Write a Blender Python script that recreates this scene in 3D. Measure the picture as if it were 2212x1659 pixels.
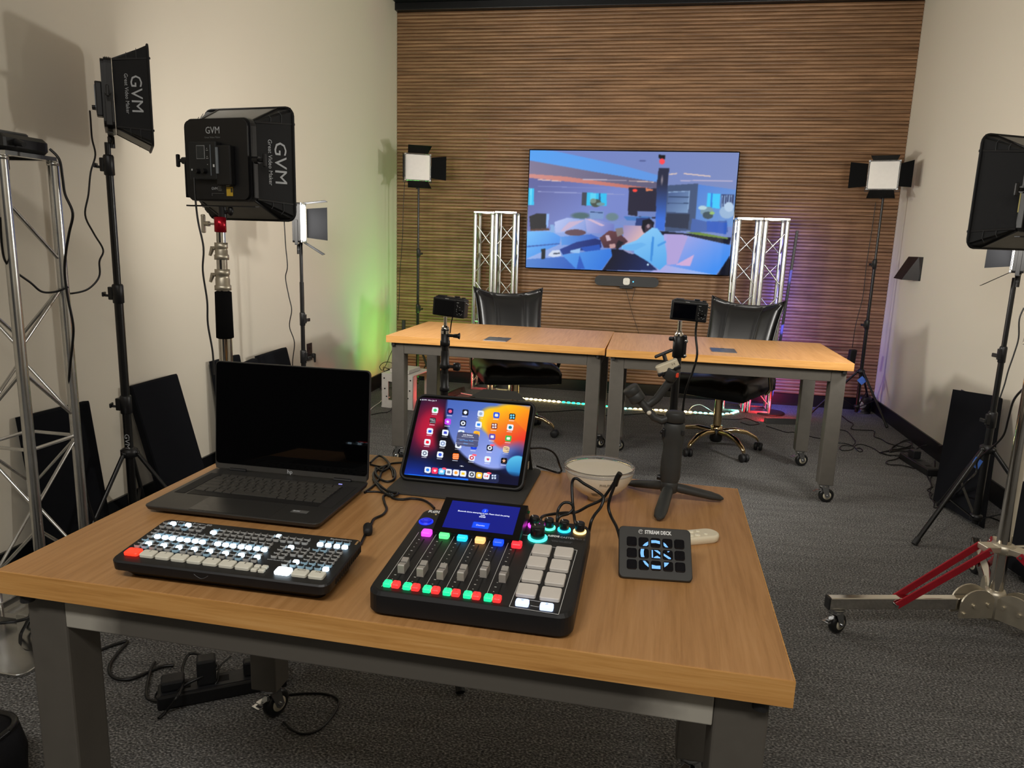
import bpy, bmesh, math, random
import numpy as np
from mathutils import Vector, Matrix
random.seed(7)
S = bpy.context.scene
for o in list(bpy.data.objects): bpy.data.objects.remove(o)
COL = S.collection
PI = math.pi
R = math.radians

# ------------------------------------------------------------------ camera
cam = bpy.data.cameras.new('camera'); camo = bpy.data.objects.new('camera', cam); COL.objects.link(camo)
cam.sensor_fit = 'HORIZONTAL'; cam.sensor_width = 36.0; cam.lens = 25.796; cam.clip_start = 0.02
right = Vector((0.98240247, 0.18400743, 0.0320413)); up = Vector((-0.06644397, 0.1839728, 0.98068303)); fwd = Vector((-0.17455823, 0.96555439, -0.19296152))
camo.matrix_world = Matrix(((right.x, up.x, -fwd.x, 0), (right.y, up.y, -fwd.y, 0), (right.z, up.z, -fwd.z, 1.2933), (0, 0, 0, 1)))
S.camera = camo
# ------------------------------------------------------------------ world, exposure
W = bpy.data.worlds.new('world'); S.world = W; W.use_nodes = True
W.node_tree.nodes['Background'].inputs[0].default_value = (1, 0.95, 0.88, 1); W.node_tree.nodes['Background'].inputs[1].default_value = 0.02
S.view_settings.view_transform = 'Standard'; S.view_settings.look = 'None'; S.view_settings.gamma = 1.0
S.view_settings.use_curve_mapping = False
S.view_settings.exposure = 0.0
# light powers (W) used by the builders further down
P_SOFT = 17.0       # each softbox
P_LED = 22.0        # each lit panel
P_CEIL = 54.0       # added ceiling fill lights behind the camera
P_GREEN = 4.6; P_RED = 2.2; P_BLUE = 8.0

# ------------------------------------------------------------------ materials
def lin(c):
    c = c/255.0
    return c/12.92 if c <= 0.04045 else ((c+0.055)/1.055)**2.4
def rgb(*c): return (lin(c[0]), lin(c[1]), lin(c[2]), 1)
MATS = {}
def mat(name, c=(128,128,128), rough=0.5, metal=0.0, spec=0.5, emit=None, es=1.0, noise=None, bump=None, coat=0.0, trans=0.0, ior=1.45, alpha=1.0):
    if name in MATS: return MATS[name]
    m = bpy.data.materials.new(name); m.use_nodes = True; MATS[name] = m
    nt = m.node_tree; b = nt.nodes['Principled BSDF']
    col = rgb(*c)
    b.inputs['Base Color'].default_value = col; b.inputs['Roughness'].default_value = rough; b.inputs['Metallic'].default_value = metal
    b.inputs['Specular IOR Level'].default_value = spec; b.inputs['Coat Weight'].default_value = coat
    b.inputs['Transmission Weight'].default_value = trans; b.inputs['IOR'].default_value = ior; b.inputs['Alpha'].default_value = alpha
    if emit:
        b.inputs['Emission Color'].default_value = rgb(*emit); b.inputs['Emission Strength'].default_value = es
    if noise or bump:
        tc = nt.nodes.new('ShaderNodeTexCoord')
    if noise:  # (scale, amount)
        n = nt.nodes.new('ShaderNodeTexNoise'); n.inputs['Scale'].default_value = noise[0]; n.inputs['Detail'].default_value = 4
        nt.links.new(tc.outputs['Object'], n.inputs['Vector'])
        r = nt.nodes.new('ShaderNodeValToRGB'); a = noise[1]
        r.color_ramp.elements[0].position = 0.3; r.color_ramp.elements[1].position = 0.7
        r.color_ramp.elements[0].color = (col[0]*(1-a), col[1]*(1-a), col[2]*(1-a), 1); r.color_ramp.elements[1].color = (min(1,col[0]*(1+a)), min(1,col[1]*(1+a)), min(1,col[2]*(1+a)), 1)
        nt.links.new(n.outputs['Fac'], r.inputs['Fac']); nt.links.new(r.outputs['Color'], b.inputs['Base Color'])
    if bump:  # (scale, strength)
        n = nt.nodes.new('ShaderNodeTexNoise'); n.inputs['Scale'].default_value = bump[0]; n.inputs['Detail'].default_value = 3
        nt.links.new(tc.outputs['Object'], n.inputs['Vector'])
        bp = nt.nodes.new('ShaderNodeBump'); bp.inputs['Strength'].default_value = bump[1]; bp.inputs['Distance'].default_value = 0.002
        nt.links.new(n.outputs['Fac'], bp.inputs['Height']); nt.links.new(bp.outputs['Normal'], b.inputs['Normal'])
    return m
def ramp(nt, pts):
    r = nt.nodes.new('ShaderNodeValToRGB'); e = r.color_ramp.elements
    e[0].position, e[0].color = pts[0][0], pts[0][1]; e[1].position, e[1].color = pts[1][0], pts[1][1]
    for p, c in pts[2:]:
        x = e.new(p); x.color = c
    return r
def wood(name, cols, stretch, rough, coat=0.0, scale=9, perobj=False, bumpv=0.05, vary=0.0):
    m = bpy.data.materials.new(name); m.use_nodes = True; MATS[name] = m; nt = m.node_tree; b = nt.nodes['Principled BSDF']
    tc = nt.nodes.new('ShaderNodeTexCoord'); mp = nt.nodes.new('ShaderNodeMapping'); mp.inputs['Scale'].default_value = stretch
    src = tc.outputs['Object']
    if perobj:
        oi = nt.nodes.new('ShaderNodeObjectInfo'); mul = nt.nodes.new('ShaderNodeMath'); mul.operation = 'MULTIPLY'; mul.inputs[1].default_value = 37.0
        cx = nt.nodes.new('ShaderNodeCombineXYZ'); ad = nt.nodes.new('ShaderNodeVectorMath')
        nt.links.new(oi.outputs['Random'], mul.inputs[0]); nt.links.new(mul.outputs[0], cx.inputs[2]); nt.links.new(mul.outputs[0], cx.inputs[0])
        nt.links.new(tc.outputs['Object'], ad.inputs[0]); nt.links.new(cx.outputs[0], ad.inputs[1]); src = ad.outputs[0]
    nt.links.new(src, mp.inputs['Vector'])
    n = nt.nodes.new('ShaderNodeTexNoise'); n.inputs['Scale'].default_value = scale; n.inputs['Detail'].default_value = 6; n.inputs['Roughness'].default_value = 0.65; n.inputs['Distortion'].default_value = 0.4
    nt.links.new(mp.outputs[0], n.inputs['Vector'])
    r = ramp(nt, [(0.28, rgb(*cols[0])), (0.74, rgb(*cols[-1]))] + ([(0.5, rgb(*cols[1]))] if len(cols) > 2 else []))
    nt.links.new(n.outputs['Fac'], r.inputs['Fac'])
    out = r.outputs['Color']
    if vary:
        n2 = nt.nodes.new('ShaderNodeTexNoise'); n2.inputs['Scale'].default_value = 2.2; nt.links.new(src, n2.inputs['Vector'])
        mx = nt.nodes.new('ShaderNodeHueSaturation'); mr = nt.nodes.new('ShaderNodeMapRange')
        mr.inputs['From Min'].default_value = .3; mr.inputs['From Max'].default_value = .7; mr.inputs['To Min'].default_value = 1-vary; mr.inputs['To Max'].default_value = 1+vary
        nt.links.new(n2.outputs['Fac'], mr.inputs['Value']); nt.links.new(mr.outputs[0], mx.inputs['Value']); nt.links.new(out, mx.inputs['Color']); out = mx.outputs['Color']
    nt.links.new(out, b.inputs['Base Color'])
    bp = nt.nodes.new('ShaderNodeBump'); bp.inputs['Strength'].default_value = bumpv; bp.inputs['Distance'].default_value = 0.001
    nt.links.new(n.outputs['Fac'], bp.inputs['Height']); nt.links.new(bp.outputs['Normal'], b.inputs['Normal'])
    b.inputs['Roughness'].default_value = rough; b.inputs['Coat Weight'].default_value = coat; b.inputs['Coat Roughness'].default_value = 0.25
    return m
def glow(name, c, s):
    if name in MATS: return MATS[name]
    m = bpy.data.materials.new(name); m.use_nodes = True; MATS[name] = m; nt = m.node_tree
    b = nt.nodes['Principled BSDF']; b.inputs['Base Color'].default_value = rgb(*[v*0.6 for v in c]); b.inputs['Roughness'].default_value = 0.35
    b.inputs['Emission Color'].default_value = rgb(*c); b.inputs['Emission Strength'].default_value = s
    return m
def screen_mat(name, s, ro=.12, sp=.5):
    m = bpy.data.materials.new(name); m.use_nodes = True; MATS[name] = m; nt = m.node_tree; b = nt.nodes['Principled BSDF']
    a = nt.nodes.new('ShaderNodeAttribute'); a.attribute_name = 'pic'
    b.inputs['Base Color'].default_value = (0.004, 0.004, 0.005, 1); b.inputs['Roughness'].default_value = ro; b.inputs['Specular IOR Level'].default_value = sp
    nt.links.new(a.outputs['Color'], b.inputs['Emission Color']); b.inputs['Emission Strength'].default_value = s
    return m

WOODTOP = wood('beech_laminate', [(156,112,66), (174,128,79), (186,140,91)], (26, 1.3, 26), 0.38, scale=4, bumpv=0.03)
WOODEDGE_LIT = wood('beech_edge_band_lit', [(168,118,60), (192,141,78), (206,158,97)], (1.2, 40, 34), 0.38, scale=4, bumpv=0.04)  # same beech as the top; brighter light on the edge put into colour
SLATWOOD = wood('walnut_slat_wood', [(88,63,43), (128,96,68), (160,125,93)], (1.0, 30, 30), 0.42, scale=2.4, perobj=True, bumpv=0.1, vary=0.22)
def wallmat():
    m = mat('cream_wall_paint', (212,204,188), 0.75, spec=0.3, bump=(260, 0.12)); return m
WALL = wallmat()
def carpetmat():
    m = bpy.data.materials.new('loop_carpet'); m.use_nodes = True; nt = m.node_tree; b = nt.nodes['Principled BSDF']
    tc = nt.nodes.new('ShaderNodeTexCoord'); mp = nt.nodes.new('ShaderNodeMapping'); mp.inputs['Scale'].default_value = (0.75, 1.1, 1)
    nt.links.new(tc.outputs['Object'], mp.inputs['Vector'])
    v = nt.nodes.new('ShaderNodeTexVoronoi'); v.inputs['Scale'].default_value = 210; nt.links.new(mp.outputs[0], v.inputs['Vector'])
    n = nt.nodes.new('ShaderNodeTexNoise'); n.inputs['Scale'].default_value = 190; n.inputs['Detail'].default_value = 3; nt.links.new(mp.outputs[0], n.inputs['Vector'])
    n2 = nt.nodes.new('ShaderNodeTexNoise'); n2.inputs['Scale'].default_value = 7; n2.inputs['Detail'].default_value = 5
    mp2 = nt.nodes.new('ShaderNodeMapping'); mp2.inputs['Scale'].default_value = (0.6, 3.5, 1); nt.links.new(tc.outputs['Object'], mp2.inputs['Vector']); nt.links.new(mp2.outputs[0], n2.inputs['Vector'])
    r = ramp(nt, [(0.32, rgb(56,55,55)), (0.72, rgb(172,170,167)), (0.52, rgb(106,105,103))]); nt.links.new(n.outputs['Fac'], r.inputs['Fac'])
    r2 = ramp(nt, [(0.3, (0.55,0.55,0.55,1)), (0.75, (1,1,1,1))]); nt.links.new(n2.outputs['Fac'], r2.inputs['Fac'])
    mx = nt.nodes.new('ShaderNodeMix'); mx.data_type = 'RGBA'; mx.blend_type = 'MULTIPLY'; mx.inputs[0].default_value = 0.6
    nt.links.new(r.outputs['Color'], mx.inputs[6]); nt.links.new(r2.outputs['Color'], mx.inputs[7]); nt.links.new(mx.outputs[2], b.inputs['Base Color'])
    bp = nt.nodes.new('ShaderNodeBump'); bp.inputs['Strength'].default_value = 0.9; bp.inputs['Distance'].default_value = 0.004
    nt.links.new(v.outputs['Distance'], bp.inputs['Height']); nt.links.new(bp.outputs['Normal'], b.inputs['Normal'])
    b.inputs['Roughness'].default_value = 0.95; b.inputs['Specular IOR Level'].default_value = 0.15
    return m
CARPET = carpetmat()
BLACKTRIM = mat('black_trim_paint', (15,16,19), 0.35, noise=(6, .15))
BLACKPL = mat('black_plastic', (20,20,22), 0.42, noise=(40, .12))
BLACKGLOSS = mat('black_gloss', (7,7,9), 0.08, noise=(30, .1))
NYLON = mat('black_nylon', (22,23,25), 0.62, spec=0.35, bump=(900, .25))
FABRIC = mat('black_panel_fabric', (21,22,26), 0.95, spec=0.1, bump=(1400, .5))
STANDBLK = mat('black_stand_paint', (16,16,17), 0.3, noise=(30, .15))
ALU = mat('bright_aluminium', (206,206,204), 0.24, 1.0, noise=(18, .08))
CHROME = mat('chrome_steel', (212,208,200), 0.09, 1.0, noise=(25, .04))
NICKEL = mat('satin_nickel', (200,192,174), 0.4, .85, noise=(30, .06))
BRASS_REFL = mat('brass_and_reflected_gold', (222,196,150), 0.1, 1.0, noise=(20, .05))  # brass arm edges; chair base chrome has its gold reflection in the colour
ZINC = mat('zinc_steel', (190,192,194), 0.2, 1.0, noise=(30, .1))
LEGGREY = mat('grey_steel_paint', (80,76,70), 0.5, noise=(25, .06))
LEATHER = mat('black_leather', (11,11,12), 0.3, spec=0.5, bump=(420, .12))
REDPAINT = mat('red_enamel', (150,22,36), 0.35, noise=(30, .1))
WHITEPL = mat('white_plastic', (226,220,204), 0.4, noise=(30, .03))
CREAMPL = mat('cream_plastic', (222,212,186), 0.4, noise=(30, .03))
RUBBER = mat('dark_rubber', (24,24,25), 0.6, noise=(50, .1))
LETTER = mat('grey_lettering', (186,190,194), 0.6, noise=(60, .03))
LETTERW = mat('white_lettering', (225,226,226), 0.6, noise=(60, .03))
GREYPL = mat('charcoal_plastic', (52,52,52), 0.5, noise=(40, .1))
CABLE = mat('black_cable_jacket', (13,13,14), 0.4, noise=(60, .2))

# ------------------------------------------------------------------ mesh builder
class MB:
    def __init__(s): s.v = []; s.f = []; s.sm = []; s.mi = []; s.cur = 0
    def add(s, vs, fs, smooth=False, M=None):
        o = len(s.v)
        for p in vs: s.v.append(tuple(M @ Vector(p)) if M is not None else tuple(p))
        for f in fs: s.f.append(tuple(i+o for i in f)); s.sm.append(smooth); s.mi.append(s.cur)
        return s
    def box(s, c, d, b=0.0, M=None, seg=2):
        if b > 0:
            bm = bmesh.new(); bmesh.ops.create_cube(bm, size=1.0)
            for v in bm.verts: v.co = Vector((v.co.x*d[0]+c[0], v.co.y*d[1]+c[1], v.co.z*d[2]+c[2]))
            bmesh.ops.bevel(bm, geom=bm.edges[:], offset=min(b, min(d)*0.45), segments=seg, affect='EDGES', profile=0.5)
            bm.verts.ensure_lookup_table(); bm.verts.index_update()
            s.add([v.co.copy() for v in bm.verts], [[v.index for v in f.verts] for f in bm.faces], False, M); bm.free(); return s
        x, y, z = d[0]/2, d[1]/2, d[2]/2
        vs = [(c[0]+i*x, c[1]+j*y, c[2]+k*z) for i in (-1, 1) for j in (-1, 1) for k in (-1, 1)]
        return s.add(vs, [(0,1,3,2), (4,6,7,5), (0,4,5,1), (2,3,7,6), (0,2,6,4), (1,5,7,3)], False, M)
    def bar(s, p0, p1, w, h, upv=(0, 0, 1), M=None, b=0):      # square section bar between two points
        p0, p1 = Vector(p0), Vector(p1); a = p1-p0; L = a.length; a.normalize(); u = Vector(upv)
        r_ = a.cross(u)
        if r_.length < 1e-4: r_ = a.cross(Vector((0, 1, 0)))
        r_.normalize(); u = r_.cross(a); m = Matrix(((r_.x, a.x, u.x, 0), (r_.y, a.y, u.y, 0), (r_.z, a.z, u.z, 0), (0, 0, 0, 1)))
        mid = (p0+p1)/2; m = Matrix.Translation(mid) @ m
        return s.box((0, 0, 0), (w, L, h), b, (M @ m) if M is not None else m)
    def cyl(s, p0, p1, r0, r1=None, n=14, M=None, cap=True):
        if r1 is None: r1 = r0
        return s.tube([p0, p1], [r0, r1], n, M=M, cap=cap)
    def tube(s, pts, r, n=8, smooth=0, M=None, cap=True):
        P = [Vector(p) for p in pts]
        rr = list(r) if isinstance(r, (list, tuple)) else [r]*len(P)
        if smooth and len(P) > 2:
            Q = []; q = []
            for i in range(len(P)-1):
                a, b, c, d = P[max(i-1, 0)], P[i], P[i+1], P[min(i+2, len(P)-1)]
                for k in range(smooth):
                    t = k/smooth; t2 = t*t; t3 = t2*t
                    Q.append(0.5*((2*b)+(c-a)*t+(2*a-5*b+4*c-d)*t2+(3*b-a-3*c+d)*t3)); q.append(rr[i]+(rr[i+1]-rr[i])*t)
            Q.append(P[-1]); q.append(rr[-1]); P, rr = Q, q
        vs = []; fs = []; t0 = (P[1]-P[0]).normalized(); nrm = t0.orthogonal().normalized()
        for i, p in enumerate(P):
            t = (P[min(i+1, len(P)-1)]-P[max(i-1, 0)])
            t = t.normalized() if t.length > 1e-9 else t0
            nrm = (nrm - t*nrm.dot(t)); nrm = nrm.normalized() if nrm.length > 1e-6 else t.orthogonal().normalized()
            bn = t.cross(nrm)
            for k in range(n):
                a = 2*PI*k/n; vs.append(p+(nrm*math.cos(a)+bn*math.sin(a))*rr[i])
        for i in range(len(P)-1):
            for k in range(n):
                fs.append((i*n+k, i*n+(k+1) % n, (i+1)*n+(k+1) % n, (i+1)*n+k))
        s.add(vs, fs, True, M)
        if cap:
            s.add(vs[:n], [tuple(range(n))[::-1]], False, M); s.add(vs[-n:], [tuple(range(n))], False, M)
        return s
    def lathe(s, prof, n=24, M=None, smooth=True, flat=False):
        vs = []; fs = []
        for (r_, z) in prof:
            for k in range(n):
                a = 2*PI*k/n; vs.append((r_*math.cos(a), r_*math.sin(a), z))
        for i in range(len(prof)-1):
            for k in range(n): fs.append((i*n+k, i*n+(k+1) % n, (i+1)*n+(k+1) % n, (i+1)*n+k))
        s.add(vs, fs, smooth, M)
        if prof[0][0] > 1e-6: s.add(vs[:n], [tuple(range(n))[::-1]], False, M)
        if prof[-1][0] > 1e-6: s.add(vs[-n:], [tuple(range(n))], False, M)
        return s
    def loft(s, rings, M=None, smooth=False, cap=True):
        n = len(rings[0]); vs = [p for r_ in rings for p in r_]; fs = []
        for i in range(len(rings)-1):
            for k in range(n): fs.append((i*n+k, i*n+(k+1) % n, (i+1)*n+(k+1) % n, (i+1)*n+k))
        s.add(vs, fs, smooth, M)
        if cap: s.add(rings[0], [tuple(range(n))[::-1]], False, M); s.add(rings[-1], [tuple(range(n))], False, M)
        return s
    def prism(s, poly, z0, z1, M=None):
        a = [(x, y, z0) for x, y in poly]; b = [(x, y, z1) for x, y in poly]
        return s.loft([a, b], M)
    def rbox(s, cx, cy, w, d, r, z0, z1, M=None, seg=5, e=0.0):  # rounded rectangle slab, e = small edge chamfer
        if e > 0:
            return s.loft([rr(cx, cy, w-2*e, d-2*e, max(r-e, .0005), z0, seg), rr(cx, cy, w, d, r, z0+e, seg), rr(cx, cy, w, d, r, z1-e, seg), rr(cx, cy, w-2*e, d-2*e, max(r-e, .0005), z1, seg)], M)
        return s.loft([rr(cx, cy, w, d, r, z0, seg), rr(cx, cy, w, d, r, z1, seg)], M)
    def ball(s, c, r_, n=12, sc=(1, 1, 1), M=None):
        prof = [(max(1e-7, math.sin(PI*i/(n//2+2))), -math.cos(PI*i/(n//2+2))) for i in range(n//2+3)]
        m = Matrix.Translation(c) @ Matrix.Diagonal((r_*sc[0], r_*sc[1], r_*sc[2], 1))
        return s.lathe(prof, n, (M @ m) if M is not None else m)
    def mesh(s, name, mats):
        me = bpy.data.meshes.new(name); me.from_pydata(s.v, [], s.f)
        me.polygons.foreach_set('use_smooth', s.sm); me.polygons.foreach_set('material_index', s.mi)
        bm = bmesh.new(); bm.from_mesh(me); bmesh.ops.recalc_face_normals(bm, faces=bm.faces[:]); bm.to_mesh(me); bm.free()
        for m in (mats if isinstance(mats, (list, tuple)) else [mats]): me.materials.append(m)
        return me
    def build(s, name, mats, parent=None, label=None, kind=None):
        o = bpy.data.objects.new(name, s.mesh(name, mats)); COL.objects.link(o)
        if parent: o.parent = parent
        if label: o['label'] = label
        if kind: o['kind'] = kind
        return o
def rr(cx, cy, w, d, r, z, seg=5):
    out = []; r = min(r, w/2-1e-5, d/2-1e-5)
    for (sx, sy, a0) in ((1, 1, 0), (-1, 1, PI/2), (-1, -1, PI), (1, -1, 1.5*PI)):
        for k in range(seg+1):
            a = a0+PI/2*k/seg; out.append((cx+sx*(w/2-r)+r*math.cos(a), cy+sy*(d/2-r)+r*math.sin(a), z))
    return out
def T(x, y, z): return Matrix.Translation((x, y, z))
def RX(a): return Matrix.Rotation(R(a), 4, 'X')
def RY(a): return Matrix.Rotation(R(a), 4, 'Y')
def RZ(a): return Matrix.Rotation(R(a), 4, 'Z')
def thing(name, label, cat, loc=(0, 0, 0), rz=0.0, group=None, rx=0.0):
    o = bpy.data.objects.new(name, None); COL.objects.link(o); o.empty_display_size = 0.05
    o.location = loc; o.rotation_euler = (R(rx), 0, R(rz)); o['label'] = label; o['category'] = cat
    if group: o['group'] = group
    return o
def tag(o, label, cat, group=None, loc=None, rz=0):
    o['label'] = label; o['category'] = cat
    if group: o['group'] = group
    if loc is not None: o.location = loc
    if rz: o.rotation_euler = (0, 0, R(rz))
    return o
def share(me, name, parent, M=None, label=None):
    o = bpy.data.objects.new(name, me); COL.objects.link(o); o.parent = parent
    if M is not None: o.matrix_local = M
    if label: o['label'] = label
    return o
TEXTS = []
def text(body, size, M, m, parent, name='lettering', align='CENTER', sx=1.0, ext=0.0002, bold=0.0, warp=None):
    c = bpy.data.curves.new(name, 'FONT'); c.body = body; c.size = size; c.align_x = align; c.align_y = 'CENTER'; c.extrude = ext; c.offset = bold; c.resolution_u = 2
    o = bpy.data.objects.new(name+'_curve', c); COL.objects.link(o); TEXTS.append((o, name, M @ Matrix.Diagonal((sx, 1, 1, 1)), m, parent, warp))
def finish_texts():
    bpy.context.view_layer.update(); dg = bpy.context.evaluated_depsgraph_get()
    for (o, name, M, m, parent, warp) in TEXTS:
        me = bpy.data.meshes.new_from_object(o.evaluated_get(dg)); me.materials.clear(); me.materials.append(m); me.transform(M)
        if warp:
            for v in me.vertices: v.co = warp(v.co)
        n = bpy.data.objects.new(name, me); COL.objects.link(n); n.parent = parent
    for t in TEXTS: bpy.data.objects.remove(t[0])
def area(name, parent, M, w, h, power, c, spread=180):
    l = bpy.data.lights.new(name, 'AREA'); l.shape = 'RECTANGLE'; l.size = w; l.size_y = h; l.energy = power; l.color = c; l.spread = R(spread)
    o = bpy.data.objects.new(name, l); COL.objects.link(o)
    if parent: o.parent = parent
    o.matrix_local = M
    return o
def cable(label, pts, r=0.003, m=None, smooth=6, n=7, name='cable', cat='cable', extra=None):
    p0 = Vector(pts[0]); b = MB(); b.tube([Vector(p)-p0 for p in pts], r, n, smooth)
    o = b.build(name, m or CABLE); o.location = p0; tag(o, label, cat)
    return o
# ================================================================== SETTING
XL, XR, YB, YF, ZC = -2.244, 1.884, 6.382, -4.2, 3.35
def struct(name, b, m):
    o = b.build(name, m); o['kind'] = 'structure'; return o
b = MB().box(((XL+XR)/2, (YB+YF)/2, -0.05), (XR-XL+.4, YB-YF+.4, .1)); struct('floor', b, CARPET)
b = MB().box(((XL+XR)/2, (YB+YF)/2, ZC+.05), (XR-XL+.4, YB-YF+.4, .1)); struct('ceiling', b, mat('ceiling_tile_white', (205,202,196), .85, noise=(60, .04)))
b = MB().box((XL-.05, (YB-.4)/2+.2, ZC/2), (.1, YB+.8, ZC)); struct('wall_left', b, WALL)
b = MB().box((XL-.05, (YF-.4)/2+.1, ZC/2), (.1, -YF, ZC)); struct('wall_left_unseen', b, mat('dark_wall_for_reflection', (40,40,42), .8, noise=(8, .1)))  # unseen section, coloured dark for the laptop screen's reflection
b = MB().box((XR+.05, (YB+YF)/2, ZC/2), (.1, YB-YF+.4, ZC)); struct('wall_right', b, WALL)
b = MB().box(((XL+XR)/2, YF-.05, ZC/2), (XR-XL, .1, ZC)); struct('wall_front', b, mat('dark_wall_for_reflection', (40,40,42), .8, noise=(8, .1)))  # unseen end wall, also coloured dark for that reflection
b = MB().box(((XL+XR)/2, YB+.062, ZC/2), (XR-XL, .1, ZC)); wall_back = struct('wall_back', b, mat('dark_slat_backing', (44,30,20), .8, noise=(20, .2)))
# slats: half-round battens, one shared mesh
NS = 110; Z0, Z1 = 0.096, 3.145; pitch = (Z1-Z0)/NS
sb = MB(); prof = []
for k in range(9):
    a = PI*k/8; prof.append((-math.sin(a)**.8*0.010, -math.cos(a)*pitch*0.49))
prof.append((0.004, pitch*0.49)); prof.insert(0, (0.004, -pitch*0.49))
ra = [(XL+.002, y, z) for y, z in prof]; rb = [(XR-.002, y, z) for y, z in prof]
sb.loft([ra, rb], None, True); slat_me = sb.mesh('slat', SLATWOOD)
for i in range(NS):
    o = share(slat_me, 'slat', wall_back, T(0, YB+.006, Z0+pitch*(i+.5)))
# baseboards
struct('baseboard_left', MB().box((XL+.006, (YB+YF)/2, .06), (.012, YB-YF, .12)), BLACKTRIM)
struct('baseboard_right', MB().box((XR-.006, (YB+YF)/2, .055), (.012, YB-YF, .11)), BLACKTRIM)
struct('baseboard_back', MB().box(((XL+XR)/2, YB+.002, .048), (XR-XL-.024, .02, .094)).box(((XL+XR)/2, YB-.012, .006), (XR-XL-.03, .014, .012)), BLACKTRIM)
b = MB().box(((XL+XR)/2, YB-.03+.005, 3.175), (XR-XL, .07, .06), .004).box(((XL+XR)/2, YB-.13, 3.275), (XR-XL, .28, .14), .006)
struct('trim_1', b, BLACKTRIM)
# added ceiling fill lights, unseen behind the camera
for (x, y) in ((-1.0, -1.2), (0.7, -1.2)):
    t = thing('added_ceiling_light', 'added unseen ceiling fill light behind the front desk, %s of the two' % ('left' if x < 0 else 'right'), 'light', (x, y, ZC), group='added ceiling fill lights')
    MB().box((0, 0, -.012), (1.2, .6, .02), .004).build('frame', mat('fill_light_frame', (230,230,228), .5, noise=(20, .03)), t)
    MB().box((0, 0, -.026), (1.1, .5, .006)).build('diffuser', glow('fill_light_diffuser', (255,240,218), .8), t)
    area('lamp_light', t, T(0, 0, -.035), 1.1, .5, P_CEIL, (1, .96, .9))

# ================================================================== TABLES
TL_, TW, TH, TT = 1.219, .778, .7468, .0387
def caster_mesh():
    hb = MB(); hb.lathe([(.029, .1), (.029, .095), (.022, .095), (.026, .09), (.026, .084), (.02, .081), (.0, .081)], 18)
    for s in (-1, 1): hb.prism([(-.016, .086), (.016, .086), (.030, .034), (.014, .026), (.004, .034)], s*.0185-.0015, s*.0185+.0015, Matrix(((1,0,0,0),(0,0,1,0),(0,1,0,0),(0,0,0,1))))
    hb.box((0, 0, .084), (.036, .039, .004)); hb.cyl((.016, -.025, .038), (.016, .025, .038), .006, n=8)
    wb = MB(); M = T(.016, 0, .038) @ RX(90)
    wb.lathe([(.0, -.014), (.026, -.014), (.033, -.013), (.038, -.008), (.038, .008), (.033, .013), (.026, .014), (.0, .014)], 22, M)
    hub = MB(); hub.lathe([(.0, -.0155), (.021, -.0155), (.021, .0155), (.0, .0155)], 18, M)
    lv = MB(); lv.box((-.026, 0, .064), (.034, .02, .004), .001).box((-.046, 0, .056), (.016, .028, .005), .001).box((-.014, 0, .07), (.014, .024, .018), .002)
    return hb.mesh('caster', ZINC), wb.mesh('wheel', mat('black_tyre', (24,24,24), .35, noise=(60, .2))), hub.mesh('wheel_hub', mat('pale_wheel_hub', (190,182,160), .5, noise=(60, .05))), lv.mesh('brake_lever', ZINC)
CM = caster_mesh()
def caster(parent, x, y, ang, z=0, sc=1.0):
    M = T(x, y, z) @ RZ(ang) @ Matrix.Scale(sc, 4)
    c = share(CM[0], 'caster', parent, M)
    share(CM[1], 'wheel', c); share(CM[2], 'wheel_hub', c); share(CM[3], 'brake_lever', c)
PALE_ENDS = None
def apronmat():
    m = bpy.data.materials.new('pale_ended_grey_steel'); m.use_nodes = True; nt = m.node_tree; b = nt.nodes['Principled BSDF']
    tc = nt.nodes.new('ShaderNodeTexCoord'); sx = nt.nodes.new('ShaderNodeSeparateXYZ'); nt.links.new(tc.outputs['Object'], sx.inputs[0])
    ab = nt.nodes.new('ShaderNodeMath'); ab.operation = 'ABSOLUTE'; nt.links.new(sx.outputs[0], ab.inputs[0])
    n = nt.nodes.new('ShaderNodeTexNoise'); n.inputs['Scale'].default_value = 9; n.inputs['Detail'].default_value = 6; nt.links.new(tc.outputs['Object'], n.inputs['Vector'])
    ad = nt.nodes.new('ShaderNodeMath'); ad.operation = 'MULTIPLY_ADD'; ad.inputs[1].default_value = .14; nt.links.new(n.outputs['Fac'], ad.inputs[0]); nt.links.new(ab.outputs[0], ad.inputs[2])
    r = ramp(nt, [(.46, (0,0,0,1)), (.545, (1,1,1,1))]); nt.links.new(ad.outputs[0], r.inputs['Fac'])  # mask for paler steel towards both ends of the apron
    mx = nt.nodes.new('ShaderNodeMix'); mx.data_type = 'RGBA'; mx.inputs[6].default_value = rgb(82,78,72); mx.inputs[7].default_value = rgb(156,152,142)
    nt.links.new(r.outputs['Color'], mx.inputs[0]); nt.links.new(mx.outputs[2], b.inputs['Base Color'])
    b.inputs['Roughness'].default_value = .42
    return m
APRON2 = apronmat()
PLATE = mat('brushed_grey_plate', (120,124,132), .3, .9, noise=(60, .1))
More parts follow.
